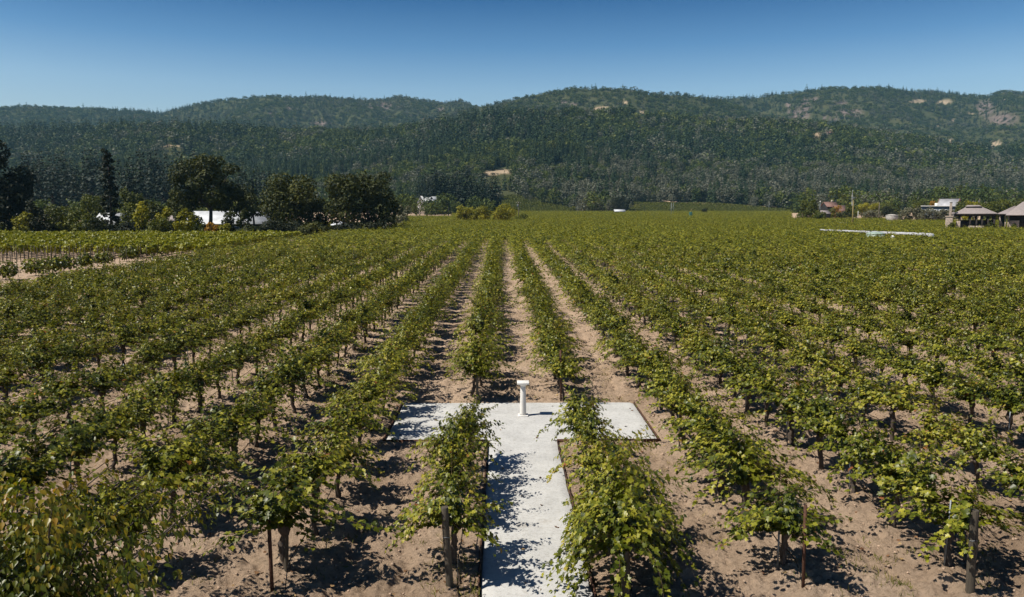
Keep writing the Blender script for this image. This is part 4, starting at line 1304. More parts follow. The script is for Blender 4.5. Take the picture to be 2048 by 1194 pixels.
# training stakes and drip hoses of the near rows
st = MB(); st.box((0, 0, .62), (.022, .022, 1.40)); st.box((0, .012, .62), (.034, .006, 1.40))
st_me = st.mesh("stake", M['steel'])
for k, lst in sorted(near_rows.items()):
    for n, (x, y) in enumerate(lst[:16]):
        if y > 42: continue
        if (k >= 2 and n % 2 == 0) or (k <= -2 and n % 3 == 1):
            o = link(bpy.data.objects.new("vine_stake", st_me))
            o.location = (x - .16, y - .12, float(gz(x, y)))
            o.rotation_euler = (RNG.normal(0, .03), RNG.normal(0, .04), RNG.random())
            o.scale = (1, 1, RNG.uniform(.85, 1.15))
            tag(o, "grey metal stake beside the %s vine in the %s of the white path" % (ORD[n], row_name(k)), "stake", "metal stakes beside the vines")
for k in range(-9, 10):
    m = MB()
    y, pts = 14.6, []
    while y < 70:
        sag = 0.05 * math.sin((y - 14.6) / VINE_S * math.pi) ** 2
        pts.append((row_x(k) + .10 + RNG.normal(0, .012), y, float(gz(0, y)) + .46 - sag + RNG.normal(0, .01)))
        y += VINE_S / 2
    if k in (0, 1):
        pts = [p for p in pts if p[1] < slabN - .4]
    first = pts[0]
    pts = [(first[0] + .02, first[1] - .45, .02), (first[0] + .01, first[1] - .25, .30)] + pts
    m.tube(pts, .011, 5)
    o = m.obj("drip_hose", M['hose'], None, True)
    tag(o, "black irrigation hose slung along the %s of the white path" % row_name(k), "hose", "irrigation hoses along the vine rows")

# orange tape on the ground between the left rows
for i, (a, b, c, d, lb) in enumerate(((96, 782, 120, 770, "upper right piece"), (72, 793, 84, 788, "middle piece"), (30, 815, 50, 806, "lower left piece"))):
    p, q = ground(a, b), ground(c, d)
    m = MB()
    n = 8
    vs, fs = [], []
    for j in range(n + 1):
        u = j / n
        c0 = p.lerp(q, u)
        for s in (-.10, .10):
            vs.append((c0.x + s * .4, c0.y + s, c0.z + .10 + .05 * math.sin(j * 1.7 + s * 9)))
    for j in range(n):
        fs.append((2 * j, 2 * j + 1, 2 * j + 3, 2 * j + 2))
    m.add(vs, fs)
    o = m.obj("orange_tape", M['orange_tape'])
    s = o.modifiers.new("thickness", 'SOLIDIFY'); s.thickness = .01
    tag(o, "%s of crumpled orange tape between the left vine rows" % lb, "tape", "orange tape between the left rows")

# ------------------------------------------------------------------ yellowing shrub in the lower left
def corner_shrub():
    rng = np.random.default_rng(77)
    base = Vector((-7.6, 12.0, 0))
    tr = MB()
    P, N, T, S, tone = [], [], [], [], []
    stems = []
    for i in range(32):
        a = i * 2.4 + rng.random()
        d = Vector((math.cos(a) * rng.uniform(.05, .62), math.sin(a) * rng.uniform(.05, .62), 1)).normalized()
        p = Vector((rng.normal(0, .12), rng.normal(0, .12), -.05))
        pts = [p.copy()]
        L = rng.uniform(2.2, 4.3)
        k = 0
        while k * .12 < L:
            d = (d + Vector(rng.normal(0, .06, 3)) + Vector((d.x * .03, d.y * .03, -.012))).normalized()
            p = p + d * .12
            pts.append(p.copy())
            if k > 2:
                for q in range(12):
                    off = Vector(rng.normal(0, .21, 3))
                    pos = p + off
                    out = Vector((pos.x, pos.y, .2)).normalized()
                    P.append(pos); N.append(out * .9 + Vector((0, 0, .45)) + Vector(rng.normal(0, .4, 3)))
                    T.append(out * .35 + Vector((0, 0, -1)) + Vector(rng.normal(0, .3, 3)))
                    S.append(rng.uniform(.085, .145))
                    u = k * .12 / L
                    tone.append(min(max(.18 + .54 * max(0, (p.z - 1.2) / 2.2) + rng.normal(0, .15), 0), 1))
            k += 1
        tr.tube(pts[::2], [.035 * (1 - .8 * j / len(pts[::2])) for j in range(len(pts[::2]))], 5, False)
    arr = lambda a_: np.array([tuple(v) for v in a_])
    e = empty("leafy_shrub", base, "tall shrub with yellowing drooping leaves in the bottom left corner", "shrub")
    e.scale = (1.0, 1.0, .92)
    tr.obj("stems", M['bark'], e)
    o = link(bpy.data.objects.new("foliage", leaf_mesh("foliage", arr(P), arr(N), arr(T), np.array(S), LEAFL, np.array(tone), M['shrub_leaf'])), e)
    o["kind"] = "stuff"
corner_shrub()

# ------------------------------------------------------------------ ground litter
def soil_z(x, y):
    r = ((x - GAP_X) / ROW_S + 0.5) % 1.0
    d_row = np.minimum(r, 1 - r) * ROW_S
    return gz(x, y) + np.clip((70 - y) / 30, 0, 1) * (0.27 * (fbm(x * 2.2, y * 2.2, 3, 5) - .5) + .17 * (fbm(x * 7, y * 7, 9, 3) - .5) + .07 * (vnoise(x * 2.6, y * .35, 21) - .5) + .07 * np.exp(-(d_row / .45) ** 2))
def litter():
    rng = np.random.default_rng(9)
    # clods
    n = 22000
    y = np.sqrt(rng.uniform(12 ** 2, 36 ** 2, n)); x = y * rng.uniform(-.68, .70, n)
    k = ~on_path(x, y, .12) & (rng.random(n) < .25 + 1.2 * np.clip(fbm(x * .8, y * .8, 12, 3) - .4, 0, 1))
    x, y = x[k], y[k]
    z = soil_z(x, y)
    oct_v = np.array([(1, 0, 0), (-.9, .2, 0), (0, 1, 0), (.1, -1, .1), (0, 0, .7), (0, 0, -.7)], float)
    oct_f = np.array([(0, 2, 4), (2, 1, 4), (1, 3, 4), (3, 0, 4), (2, 0, 5), (1, 2, 5), (3, 1, 5), (0, 3, 5)])
    s = rng.gamma(2.0, .009, len(x)) + .010
    a = rng.random(len(x)) * 6.28
    V = oct_v[None] * s[:, None, None] * rng.uniform(.6, 1.3, (len(x), 6, 1))
    X = V[..., 0] * np.cos(a)[:, None] - V[..., 1] * np.sin(a)[:, None] + x[:, None]
    Yv = V[..., 0] * np.sin(a)[:, None] + V[..., 1] * np.cos(a)[:, None] + y[:, None]
    Z = V[..., 2] + z[:, None]
    F = (oct_f[None] + (np.arange(len(x)) * 6)[:, None, None]).reshape(-1, 3)
    me = np_mesh("soil_clods", np.stack([X, Yv, Z], -1).reshape(-1, 3), F, np.full(len(F), 3), M['rock'])
    tag(link(bpy.data.objects.new("soil_clods", me)), "loose clods of dry soil between the vines", kind="stuff")
    # fallen leaves under the rows
    n = 9000
    y = np.sqrt(rng.uniform(12 ** 2, 45 ** 2, n)); x = y * rng.uniform(-.68, .70, n)
    r = ((x - GAP_X) / ROW_S + .5) % 1.0
    d = np.minimum(r, 1 - r) * ROW_S
    k = rng.random(n) < np.where(on_path(x, y), .10, .65 * np.exp(-(d / .8) ** 2) + .10)
    x, y = x[k], y[k]
    z = np.where(on_path(x, y), gz(x, y) + .022, soil_z(x, y) + .02)
    m = len(x)
    P = np.stack([x, y, z], -1)
    N = rng.normal(0, .35, (m, 3)) + np.array([0, 0, 1])
    me = leaf_mesh("fallen_leaves", P, N, rng.normal(0, 1, (m, 3)), rng.uniform(.05, .12, m), LEAF2, rng.random(m), M['litter'])
    tag(link(bpy.data.objects.new("fallen_leaves", me)), "dry fallen vine leaves scattered on the soil", kind="stuff")
    # dry grass and weeds: narrow blades in tufts
    def tufts(name, mat, cx, cy, blades, hgt, lab):
        P, N, T, S = [], [], [], []
        nb = len(cx) * blades
        bx = np.repeat(cx, blades) + rng.normal(0, .10, nb); by = np.repeat(cy, blades) + rng.normal(0, .10, nb)
        P = np.stack([bx, by, np.where(on_path(bx, by), -1, soil_z(bx, by) - .01)], -1)
        T = rng.normal(0, .55, (nb, 3)) + np.array([0, 0, .8])
        N = rng.normal(0, 1, (nb, 3)); N[:, 2] = np.abs(N[:, 2]) * .5
        tp = (np.array([(-.06, 0, 0), (.06, 0, 0), (.035, .55, .08), (0, 1, .28)], float), [(0, 1, 2), (0, 2, 3)])
        me = leaf_mesh(name, P, N, T, hgt * rng.uniform(.5, 1.2, nb), tp, rng.random(nb), mat)
        tag(link(bpy.data.objects.new(name, me)), lab, kind="stuff")
    n = 5200
    y = np.sqrt(rng.uniform(13 ** 2, 75 ** 2, n)); x = y * rng.uniform(-.66, .68, n)
    dens = np.clip((fbm(x * .30, y * .16, 14, 3) - .50) * 6, 0, 1)
    mid_gap = (np.abs(x - GAP_X) < 1.0) & (y > 31) & (y < 60)
    k = (rng.random(n) < np.maximum(dens * .75, np.where(mid_gap, .9, 0))) & ~on_path(x, y, .15)
    tufts("dry_grass", M['straw'], x[k], y[k], 12, .12, "straw coloured dry grass between the rows")
    gx, gy = [], []
    for cxp, cyp in ((655, 765), (690, 735), (672, 750), (450, 935), (640, 775), (730, 700), (945, 1165), (905, 1188), (1530, 1000), (1790, 1165)):
        q = ground(cxp, cyp)
        for _ in range(14):
            gx.append(q.x + rng.normal(0, .35)); gy.append(q.y + rng.normal(0, .8))
    n = 500
    y = np.sqrt(rng.uniform(13 ** 2, 40 ** 2, n)); x = y * rng.uniform(-.66, .68, n)
    k = ~on_path(x, y, .2)
    gx, gy = np.concatenate([np.array(gx), x[k]]), np.concatenate([np.array(gy), y[k]])
    tufts("weeds", M['weed'], gx, gy, 16, .13, "pale green weeds growing in tufts on the soil")
litter()

# ------------------------------------------------------------------ buildings
def wbox(px0, py0, px1, py1, Y):
    a, b = at(px0, py0, Y), at(px1, py1, Y)
    return a.x, b.x, b.z, a.z                                # x0, x1, zlow, zhigh
def gable(name, px0, px1, ridge_py, eave_py, base_py, Y, depth, wallm, roofm, label, axis='x', group=None, windows=0, over=.4, rz=0.0, chimney=False, cat="building"):
    """ridge along x ('x': roof slope faces the camera) or along y ('y': gable faces the camera)"""
    x0, x1, zb, _ = wbox(px0, ridge_py, px1, base_py, Y)
    zr, ze = at(px0, ridge_py, Y).z, at(px0, eave_py, Y).z
    cx = (x0 + x1) / 2
    g = float(gz(0, Y)) if Y < 665 else float(hz(cx, Y)) - .5
    zb = g if Y > 665 else min(zb, g)
    if Y > 665:
        dz = g + 4.5 - ze; ze += dz; zr += dz
    e = empty(name, (cx, Y, zb), label, cat, group, rz)
    W, he, hr = x1 - x0, ze - zb, zr - zb
    m = MB()
    w2, d = W / 2, depth
    if axis == 'x':
        prof_ = [(0, 0), (d, 0), (d, he), (d / 2, hr - .12), (0, he)]
        vs = [(-w2, y, z) for y, z in prof_] + [(w2, y, z) for y, z in prof_]
        m.add(vs, [(4, 3, 2, 1, 0), (5, 6, 7, 8, 9)] + [(i, (i + 1) % 5, (i + 1) % 5 + 5, i + 5) for i in (0, 1, 4)])
        m.obj("wall", wallm, e)
        r = MB()
        for y0_, y1_ in ((-over, d / 2), (d + over, d / 2)):
            sl = (hr - he) / (d / 2)
            ze_ = he - sl * over
            vs = []
            for x in (-w2 - over, w2 + over):
                vs += [(x, y0_, ze_), (x, y1_, hr), (x, y1_, hr + .14), (x, y0_, ze_ + .14)]
            r.add(vs, [(0, 1, 2, 3), (7, 6, 5, 4), (0, 4, 5, 1), (1, 5, 6, 2), (2, 6, 7, 3), (3, 7, 4, 0)])
        ro = r.obj("roof", roofm, e)
    else:
        prof_ = [(-w2, 0), (w2, 0), (w2, he), (0, hr - .12), (-w2, he)]
        vs = [(x, 0, z) for x, z in prof_] + [(x, d, z) for x, z in prof_]
        m.add(vs, [(0, 1, 2, 3, 4), (9, 8, 7, 6, 5)] + [(i + 5, (i + 1) % 5 + 5, (i + 1) % 5, i) for i in (0, 1, 4)])
        m.obj("wall", wallm, e)
        r = MB()
        sl = (hr - he) / w2
        for s in (-1, 1):
            vs = []
            for y in (-over, d + over):
                vs += [(s * (w2 + over), y, he - sl * over), (0, y, hr), (0, y, hr + .14), (s * (w2 + over), y, he - sl * over + .14)]
            r.add(vs, [(0, 1, 2, 3), (7, 6, 5, 4), (0, 4, 5, 1), (1, 5, 6, 2), (2, 6, 7, 3), (3, 7, 4, 0)])
        ro = r.obj("roof", roofm, e)
    for i in range(windows):
        x = -w2 + W * (i + .5) / windows
        ww, wh = min(1.2, W / windows * .5), min(1.3, he * .4)
        zc = he * .55
        f = MB()
        f.box((x, -.03, zc + wh / 2), (ww + .16, .10, .08)).box((x, -.03, zc - wh / 2), (ww + .16, .10, .08)).box((x - ww / 2, -.03, zc), (.08, .10, wh)).box((x + ww / 2, -.03, zc), (.08, .10, wh))
        wo = f.obj("window", M['white_paint'], e)
        MB().box((x, -.015, zc), (ww, .02, wh)).obj("pane", M['glass'], wo)
    if chimney:
        c = MB().box((w2 * .4, d * .5, hr + .4), (.8, .8, 1.6)).obj("chimney", M['stone'], ro)
    return e
gable("white_roofed_house", 184, 236, 427, 449, 470, 200, 9, M['blue_grey'], M['white_roof'], "house with a bright white roof behind dark bushes, below the tall slender pine", 'x', windows=3)
gable("long_shed", 362, 536, 423, 447, 470, 226, 12, M['dark_wall'], M['white_roof'], "long dark shed with a bright white roof behind the great oak", 'x', windows=7)
gable("small_grey_house", 333, 352, 432, 441, 468, 232, 6, M['blue_grey'], M['grey_roof'], "small house with a plain grey roof left of the long white roof", 'x', windows=2)
gable("pale_shed", 28, 45, 427, 431, 470, 214, 5, M['dark_wall'], M['white_roof'], "tiny pale roofed shed under the huge black tree", 'x')
gable("oak_shed", 660, 685, 443, 450, 470, 232, 6, M['dark_wall'], M['white_roof'], "white roof corner seen between the dark oak trunks", 'x')
gable("white_gabled_house", 833, 850, 392, 408, 424, 560, 14, M['white_paint'], M['white_roof'], "white gabled house left of the dark conifers at the hill foot", 'y', windows=2)
gable("white_gabled_house_wing", 850, 872, 393, 404, 424, 566, 9, M['white_paint'], M['white_roof'], "lower white roofed house wing half hidden by conifers", 'x', windows=3)
gable("small_white_hut", 1230, 1250, 419, 422.5, 432, 560, 6, M['blue_grey'], M['white_roof'], "small white roofed hut at the far end of the vineyard", 'x', windows=3)
gable("red_roofed_house", 1655, 1676, 404, 413, 432, 430, 9, M['dark_wall'], M['tile_roof'], "taller red tiled house left of the wind machine", 'x', windows=2, chimney=True)
gable("red_roofed_house", 1676, 1695, 411, 421, 434, 410, 9, M['stone'], M['tile_roof'], "lower red tiled house nearest the wind machine", 'x', windows=2)
gable("grey_garage", 1644, 1660, 421, 427, 436, 390, 7, M['dark_wall'], M['grey_roof'], "low grey roofed shed in front of the red tiled houses", 'x')
gable("barn", 1904, 1930, 398, 412, 436, 400, 9, M['dark_wall'], M['grey_metal'], "large barn with red edged pale metal roof behind the stone chimney", 'y', windows=0, rz=R(42))
barn = [o for o in bpy.data.objects if o.name == "barn"][0]
for ch in list(barn.children):
    if ch.name.startswith("roof"):
        xs = [v.co for v in ch.data.vertices]
        for sx in (0, 8):                                   # red boards along the verges
            for k0, k1 in ((0, 1), (5, 4)):
                a_, b_ = xs[sx + k0], xs[sx + k1]
                MB().tube([Vector(a_) + Vector((0, 0, .18)), Vector(b_) + Vector((0, 0, .18))], .22, 4).obj("verge_board", M['tile_roof'], ch)
gable("hill_house", 328, 352, 289, 292, 296, 1120, 12, M['white_paint'], M['grey_roof'], "pale house in the forest high on the left hill", 'x', windows=4)
gable("hilltop_house", 1339, 1350, 230, 232, 236, 1620, 10, M['white_paint'], M['white_roof'], "tiny white roofed house near the hill top", 'x')
gable("slope_house", 1655, 1668, 254, 257, 261, 1420, 10, M['cream'], M['tile_roof'], "tiny tan house in a clearing on the right hill", 'x')
# barn: red verge boards
def modern_building():
    Y = 330
    x0, x1, zl, zh = wbox(1843, 411, 1908, 436, Y)
    g = float(gz(0, Y))
    e = empty("modern_house", ((x0 + x1) / 2, Y, g), "low flat roofed modern house with white frames behind the olive trees", "building", None, -0.5)
    W = (x1 - x0) * .88; h = zh - g
    MB().box((0, 4, (h - .4) / 2), (W, 8, h - .4)).obj("wall", M['blue_grey'], e)
    MB().box((0, 3.6, h - .2), (W + .6, 8.6, .22)).obj("roof", M['white_paint'], e, bevel=.02)
    for i in range(6):
        x = -W / 2 + W * (i + .5) / 6
        f = MB()
        for s in (-1, 1): f.box((x + s * .55, -.05, h * .45), (.16, .12, h * .6))
        f.box((x, -.05, h * .75), (1.26, .12, .14))
        wo = f.obj("window", M['white_paint'], e)
        MB().box((x, -.02, h * .45), (.96, .03, h * .58)).obj("pane", M['glass'], wo)
    MB().box((-W * .05, 1.2, h + .2), (1.3, 1.3, 1.6)).obj("chimney", M['white_paint'], e)
modern_building()

def hip_roof(m, x0, x1, y0, y1, ze, zr, rx0, rx1, yr):
    vs = [(x0, y0, ze), (x1, y0, ze), (x1, y1, ze), (x0, y1, ze), (rx0, yr, zr), (rx1, yr, zr)]
    m.add(vs, [(0, 1, 5, 4), (1, 2, 5), (2, 3, 4, 5), (3, 0, 4)])
    vs2 = [(x, y, z - .18) for x, y, z in vs[:4]]
    m.add(vs[:4] + vs2, [(0, 4, 5, 1), (1, 5, 6, 2), (2, 6, 7, 3), (3, 7, 4, 0), (4, 7, 6, 5)])
def pavilion():
    Y = 206.0
    g = float(gz(0, Y))
    X = lambda px_: at(px_, 430, Y).x
    Z = lambda py_: at(1950, py_, Y).z - g
    cx = X(1950)
    e = empty("pavilion", (cx, Y, g), "open sided pavilion with grey hipped roof and roof cap left of its twin", "pavilion", None, -0.516)
    lx = lambda px_: (X(px_) - cx) * .88
    D = 7.0
    r = MB(); hip_roof(r, lx(1909), lx(1994), -.9, D + .9, Z(427), Z(412.5), lx(1934), lx(1961), D / 2)
    ro = r.obj("roof", M['grey_roof'], e)
    c = MB(); c.box(((lx(1932.5) + lx(1961)) / 2, D / 2, Z(413.4)), (lx(1960) - lx(1934), 1.5, .5)); 
    co = c.obj("roof_cap", M['dark_wood'], ro)
    c = MB(); hip_roof(c, lx(1931), lx(1962.5), D / 2 - 1.2, D / 2 + 1.2, Z(412.2), Z(409.8), lx(1935), lx(1958), D / 2)
    c.obj("cap_roof", M['grey_roof'], ro)
    MB().box(((lx(1912) + lx(1991)) / 2, 0, Z(430)), (lx(1991) - lx(1912), .4, .55)).box(((lx(1912) + lx(1991)) / 2, D, Z(430)), (lx(1991) - lx(1912), .4, .55)).obj("beam", M['dark_wood'], e)
    for px_ in (1921, 1941.5, 1954, 1965, 1976.5, 1988):
        for yy in (0, D):
            MB().box((lx(px_), yy, Z(431) / 2), (.40 if yy == 0 else .55, .35, Z(431))).obj("column", M['dark_wood'], e)
    MB().box(((lx(1922) + lx(1989)) / 2, D - .1, Z(440.5) / 2), (lx(1989) - lx(1922), .3, Z(440.5))).obj("back_wall", M['dark_wood'], e)
    for a, b in ((1938, 1951), (1952, 1969)):
        MB().box(((lx(a) + lx(b)) / 2, -1.6, Z(451.5) / 2), (lx(b) - lx(a) - .1, .5, Z(451.5))).obj("low_wall", M['stone'], e)
    for px_ in (1918,):
        MB().box((lx(px_), -.4, Z(442) / 2), (1.0, 1.0, Z(442))).obj("stone_pier", M['stone'], e, bevel=.03)
    w = MB(); hip_roof(w, lx(1898), lx(1911), -.4, 6, Z(427.2), Z(424.5), lx(1902), lx(1910), 3)
    w.obj("side_roof", M['grey_roof'], e)
    # stone fireplace and chimney
    f = empty("stone_chimney", (X(1908.5) - .6, Y + 1.2, g), "pale stone outdoor chimney with wide hearth at the pavilion's left end", "chimney", None, -0.516)
    k = lambda px_: (X(px_) - X(1907.5)) * .88
    MB().box((0, 0, Z(433.5) / 2), (k(1914.5) - k(1900), 1.8, Z(433.5))).obj("hearth", M['stone'], f, bevel=.04)
    MB().box((0, 0, Z(432.9)), (k(1916) - k(1899.5), 2.1, .28)).obj("mantel", M['cream'], f, bevel=.03)
    zz0, zz1 = Z(432), Z(405)
    MB().box((k(1909.4), .1, (zz0 + zz1) / 2), (k(1911.9) - k(1906.8), .8, zz1 - zz0)).obj("flue", M['stone'], f, bevel=.03)
    MB().box((k(1909.4), .1, zz1 + .1), (k(1912.4) - k(1906.4), .95, .22)).obj("cap", M['concrete'], f)
    # second building at the right edge
    cx2 = X(2045)
    e2 = empty("pavilion", (cx2, Y, g), "second stone pavilion with grey hipped roof cut by the photo edge", "pavilion", None, -0.53)
    l2 = lambda px_: (X(px_) - cx2) * .87
    r = MB(); hip_roof(r, l2(2012), l2(2092), -1.6, 9, Z(429.8), Z(403), l2(2046), l2(2060), 3.7)
    r.obj("roof", M['grey_roof'], e2)
    r = MB(); hip_roof(r, l2(1998.5), l2(2034), -.4, 9, Z(427.3), Z(411.6), l2(2030), l2(2033), 4.2)
    r.obj("side_roof", M['grey_roof'], e2)
    MB().box(((l2(2020) + l2(2090)) / 2, 4.5, Z(431) / 2), (l2(2090) - l2(2020), 7, Z(431))).obj("wall", M['dark_wood'], e2)
    MB().box(((l2(2021) + l2(2040)) / 2, .5, Z(441) / 2), (l2(2040) - l2(2021), .7, Z(441))).obj("stone_wall", M['stone'], e2, bevel=.03)
    for a, b in ((2001, 2003.5), (2012, 2014.5), (2017.5, 2020.5)):
        MB().box(((l2(a) + l2(b)) / 2, 1.0, Z(430) / 2), (l2(b) - l2(a), .45, Z(430))).obj("column", M['stone'] if a < 2015 else M['cream'], e2)
    MB().box(((l2(1999) + l2(2022)) / 2, 1.0, Z(429.6)), (l2(2022) - l2(1999), .5, .4)).obj("beam", M['dark_wood'], e2)
    MB().box(((l2(2004) + l2(2012)) / 2, 4.0, Z(431) / 2), (l2(2012) - l2(2003), .3, Z(431))).obj("back_wall", M['dark_wood'], e2)
pavilion()

# ------------------------------------------------------------------ things standing in the vines
def tank():
    Y = 300.0
    p = gp(1783, Y); r = 11 * Y / FPX
    h = at(1783, 431, Y).z - p.z
    e = empty("water_tank", p, "round pale concrete tank with a shallow conical lid", "tank")
    MB().lathe([(r, -.2), (r, h * .96), (r * .98, h)], 32).obj("shell", M['concrete'], e, True)
    MB().lathe([(r * 1.05, h - .02), (r * 1.05, h + .10), (r * .5, h + .38), (.05, h + .52)], 32).obj("lid", M['concrete'], e)
    Y = 151.0
    p = gp(1752, Y); r = 17.5 * Y / FPX
    h = at(1752, 468, Y).z - p.z
    e = empty("green_tank", p, "pale green domed tank half sunk among the vines", "tank")
    MB().lathe([(r * .97, -.1), (r * .97, h)], 32).obj("shell", M['tank_green'], e, True)
    zt = at(1752, 463, Y).z - p.z
    MB().lathe([(r, h)] + [(r * math.cos(a), h + (zt - h) * math.sin(a)) for a in np.linspace(.15, 1.35, 7)], 32).obj("dome", M['tank_green'], e, True)
    MB().lathe([(.16, zt - .1), (.16, zt + .05)], 16, (.9, .3, -.08)).obj("hatch", M['hose'], e)
    p = gp(1787, 143.0); zt = at(1787, 471, 143).z - p.z
    e = empty("small_tank", p, "small white domed tank right of the green domed tank", "tank")
    MB().lathe([(.36, -.1), (.36, zt - .28), (.30, zt - .1), (.16, zt)], 20).obj("shell", M['white_paint'], e, True)
    MB().lathe([(.11, zt - .02), (.11, zt + .04)], 14).obj("lid", M['white_paint'], e, True)
tank()
def row_cover():
    a, b = at(1640, 458.5, 176), at(1863, 466.5, 146)
    ga, gb = float(gz(0, 176)), float(gz(0, 146))
    d = Vector((b.x - a.x, b.y - a.y, 0)); L = d.length; ang = math.atan2(d.y, d.x)
    e = empty("row_cover", (a.x, a.y, ga), "long low white cover stretched between the vine rows left of the pavilion", "cover", None, ang)
    n = 18
    h0, h1 = a.z - ga, b.z - ga
    for part, (u0, u1, nm) in enumerate(((0, .50, "left_sheet"), (.515, 1, "right_sheet"))):
        vs, fs = [], []
        for i in range(n + 1):
            u = u0 + (u1 - u0) * i / n
            w = .26 + .16 * u
            if part == 0: w *= min(1, .25 + i / 5)
            z = h0 + (h1 - h0) * u + .03 * math.sin(i * 2.1)
            for s, dz in ((-1.0, -.45), (-.55, -.10), (0, 0.0), (.55, -.10), (1.0, -.45)):
                vs.append((u * L, s * w, z + dz * (.35 + .65 * min(1, u + .3))))
        for i in range(n):
            for j in range(4):
                q = i * 5 + j
                fs.append((q, q + 1, q + 6, q + 5))
        o = MB().add(vs, fs).obj("cover_sheet", M['grey_metal'], e, True)
        s = o.modifiers.new("thickness", 'SOLIDIFY'); s.thickness = .03
    for i in range(10):
        u = (i + .3) / 10
        MB().tube([(u * L, 0, -.6 * u), (u * L, 0, h0 + (h1 - h0) * u - .03)], .04, 6).obj("support", M['steel'], e)
    MB().box((L + .05, 0, (h1 - .35)), (.5, 1.0, .55), 0, .7).obj("end_cap", M['white_paint'], e, bevel=.04)
row_cover()
def wind_machine():
    Y = 238.0
    p = gp(1705, Y)
    top = at(1705, 397, Y).z - p.z
    e = empty("wind_machine", p, "tall wind machine tower with an upright white fan blade", "wind machine")
    MB().tube([(0, 0, -.2), (0, 0, top * .5), (0, 0, top)], [.24, .20, .15], 12).obj("tower", M['pole_yellow'], e, True)
    MB().box((-.1, -.15, top + .1), (.45, .8, .5)).obj("gearbox", M['steel'], e, bevel=.04)
    for (q0, q1) in (((1703.2, 412), (1702.6, 397)), ((1702.8, 397), (1704.2, 380))):
        a, b = at(*q0, Y) - p, at(*q1, Y) - p
        m = MB()
        vs, fs = [], []
        for i in range(7):
            u = i / 6
            c = a.lerp(b, u)
            w = .30 - .10 * abs(u - .5)
            tw = .5 + .4 * u
            dx, dy = w * math.cos(tw), w * math.sin(tw)
            for sx, th in ((-1, 0), (0, .05), (1, 0), (0, -.05)):
                vs.append((c.x + sx * dx - th * math.sin(tw), c.y - .5 + sx * dy + th * math.cos(tw), c.z))
        for i in range(6):
            for j in range(4):
                fs.append((i * 4 + j, i * 4 + (j + 1) % 4, i * 4 + 4 + (j + 1) % 4, i * 4 + 4 + j))
        fs += [(3, 2, 1, 0), (24, 25, 26, 27)]
        m.add(vs, fs).obj("blade", M['white_paint'], e)
    MB().box((1.6, 0, .6), (1.6, .9, 1.2)).obj("engine", M['steel'], e, bevel=.04)
wind_machine()

def pole(px_, Y, top, r, label, mat='pole_wood', arm=0.0, can=False, lamp=False, name="utility_pole"):
    p = gp(px_, Y)
    if Y > 665: p.z = float(hz(p.x, p.y))
    h = at(px_, top, Y).z - p.z
    e = empty(name, p, label, "pole")
    MB().tube([(0, 0, -.3), (0, 0, h)], [r * 1.15, r * .8], 10).obj("shaft", M[mat], e, True)
    if arm:
        MB().box((0, -r, h - .6), (arm, .14, .14)).obj("crossarm", M['pole_wood'], e)
        for s in (-.45, 0, .45):
            MB().lathe([(.06, 0), (.08, .1), (.04, .22)], 8, (s * arm, -r, h - .53)).obj("insulator", M['white_paint'], e)
    if can:
        MB().lathe([(.26, 0), (.28, .1), (.28, .8), (.2, .92)], 14, (-.42, 0, h - 2.2)).obj("transformer", M['steel'], e, True)
    if lamp:
        MB().lathe([(.10, 0), (.32, .25), (.30, .45), (.08, .6)], 14, (0, 0, h - .05)).obj("lamp", M['white_paint'], e, True)
pole(778, 236, 419, .14, "grey wooden pole at the right edge of the oak clump", arm=0)
pole(1037, 352, 403, .16, "utility pole with crossarm and transformer right of the golden trees", arm=2.2, can=True)
pole(1342, 395, 406, .12, "tall pale pole standing in the middle of the far vineyard", 'steel')
pole(1346, 470, 405, .10, "thinner pale pole just right of the tall pale one", 'steel')
pole(1289, 600, 404, .12, "dark thin pole on the far vineyard edge", 'hose')
pole(1152, 640, 415, .14, "far pole beside the small yellow green tree", 'steel')
pole(897, 420, 414, .12, "dark pole left of the wide golden green tree", 'hose')
pole(903, 430, 420, .10, "shorter dark pole next to the dark pole by the golden tree", 'hose')
pole(1639, 372, 404, .10, "lamp pole with pale head beside the rounded green tree", 'steel', lamp=True, name="lamp_pole")
pole(1757, 330, 405, .14, "bare grey pole left of the round concrete tank", 'pole_wood')
pole(1715.5, 380, 422, .10, "short white pole between the wind machine and the olives", 'white_paint')
pole(1945, 420, 401, .13, "pole above the pavilion roof, left of two", arm=1.8)
pole(1957, 430, 397, .13, "taller pole above the pavilion roof with a small can", arm=0, can=True)
pole(1969, 420, 403, .13, "short pole right of the pavilion roof cap", arm=1.2)
pole(2042, 440, 398, .13, "pole with pale crossarm near the photo edge", arm=2.6)
pole(1537, 660, 404, .12, "thin pole before the slope right of the far vineyard", 'steel')
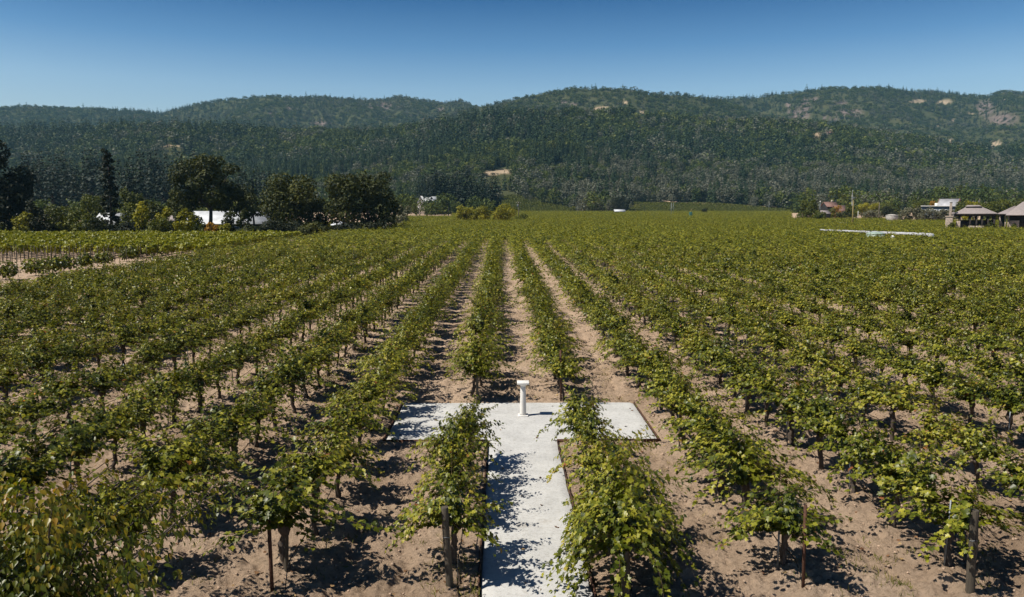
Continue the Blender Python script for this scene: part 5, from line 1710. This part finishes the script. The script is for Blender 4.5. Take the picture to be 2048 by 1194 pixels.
def pump():
    p = gp(1381, 400); h = at(1381, 424, 400).z - p.z
    e = empty("pump", p, "green pump housing with a yellow pipe in the far vineyard", "pump")
    MB().box((0, 0, h / 2), (1.4, 1.2, h)).obj("housing", M['machine_green'], e, bevel=.05)
    MB().tube([(.3, 0, h - .1), (.3, 0, h + 1.6)], .14, 8).obj("pipe", M['pole_yellow'], e)
    p = gp(181, 176); 
    e = empty("covered_trailer", p + Vector((0, 0, 0)), "bright blue tarpaulin over a low load at the far side of the trellised block", "tarpaulin")
    z = at(181, 463, 176).z - p.z
    MB().box((0, 0, z - .3), (.9, 1.6, .75), .2, .6).obj("tarpaulin", M['blue_tarp'], e, bevel=.1)
    MB().box((0, 0, (z - .7) / 2), (.8, 1.4, z - .7)).obj("load", M['dark_wall'], e)
    # small trough
    p = gp(1687, 250); z = at(1687, 445, 250).z - p.z
    e = empty("trough", p, "low pale slab roof among the vines left of the wind machine", "shelter")
    MB().box((0, 0, z - .05), (2.0, 1.2, .12)).obj("slab_roof", M['concrete'], e)
    for s in (-.8, .8): MB().box((s, 0, (z - .1) / 2), (.1, .9, z - .1)).obj("leg", M['concrete'], e)
pump()
# end posts of the young block left of the golden trees
m = MB(); m.tube([(0, 0, -.2), (0, 0, 2.0)], .10, 6)
pm = m.mesh("post", M['post_wood'])
for i in range(30):
    a = 811 + 3.45 * i
    p = gp(a, 405 + .3 * i)
    o = link(bpy.data.objects.new("row_end_post", pm)); o.location = p
    tag(o, "small post in the line of row ends left of the golden green tree", "post", "row end posts left of the golden tree")

# ------------------------------------------------------------------ haze
def haze():
    m = bpy.data.materials.new("valley_haze")
    m.use_nodes = True
    nt = m.node_tree
    for n in list(nt.nodes): nt.nodes.remove(n)
    out = nt.nodes.new("ShaderNodeOutputMaterial")
    v = nt.nodes.new("ShaderNodeVolumePrincipled")
    v.inputs["Color"].default_value = (0.36, 0.74, 1.0, 1)
    v.inputs["Density"].default_value = HAZE_D
    v.inputs["Anisotropy"].default_value = 0.0
    nt.links.new(v.outputs[0], out.inputs["Volume"])
    o = MB().box((0, 2150, 300), (11000, 4600, 640)).obj("haze", m)
    tag(o, "thin blue haze over the valley", kind="stuff")
HAZE_D = 0.000058
haze()
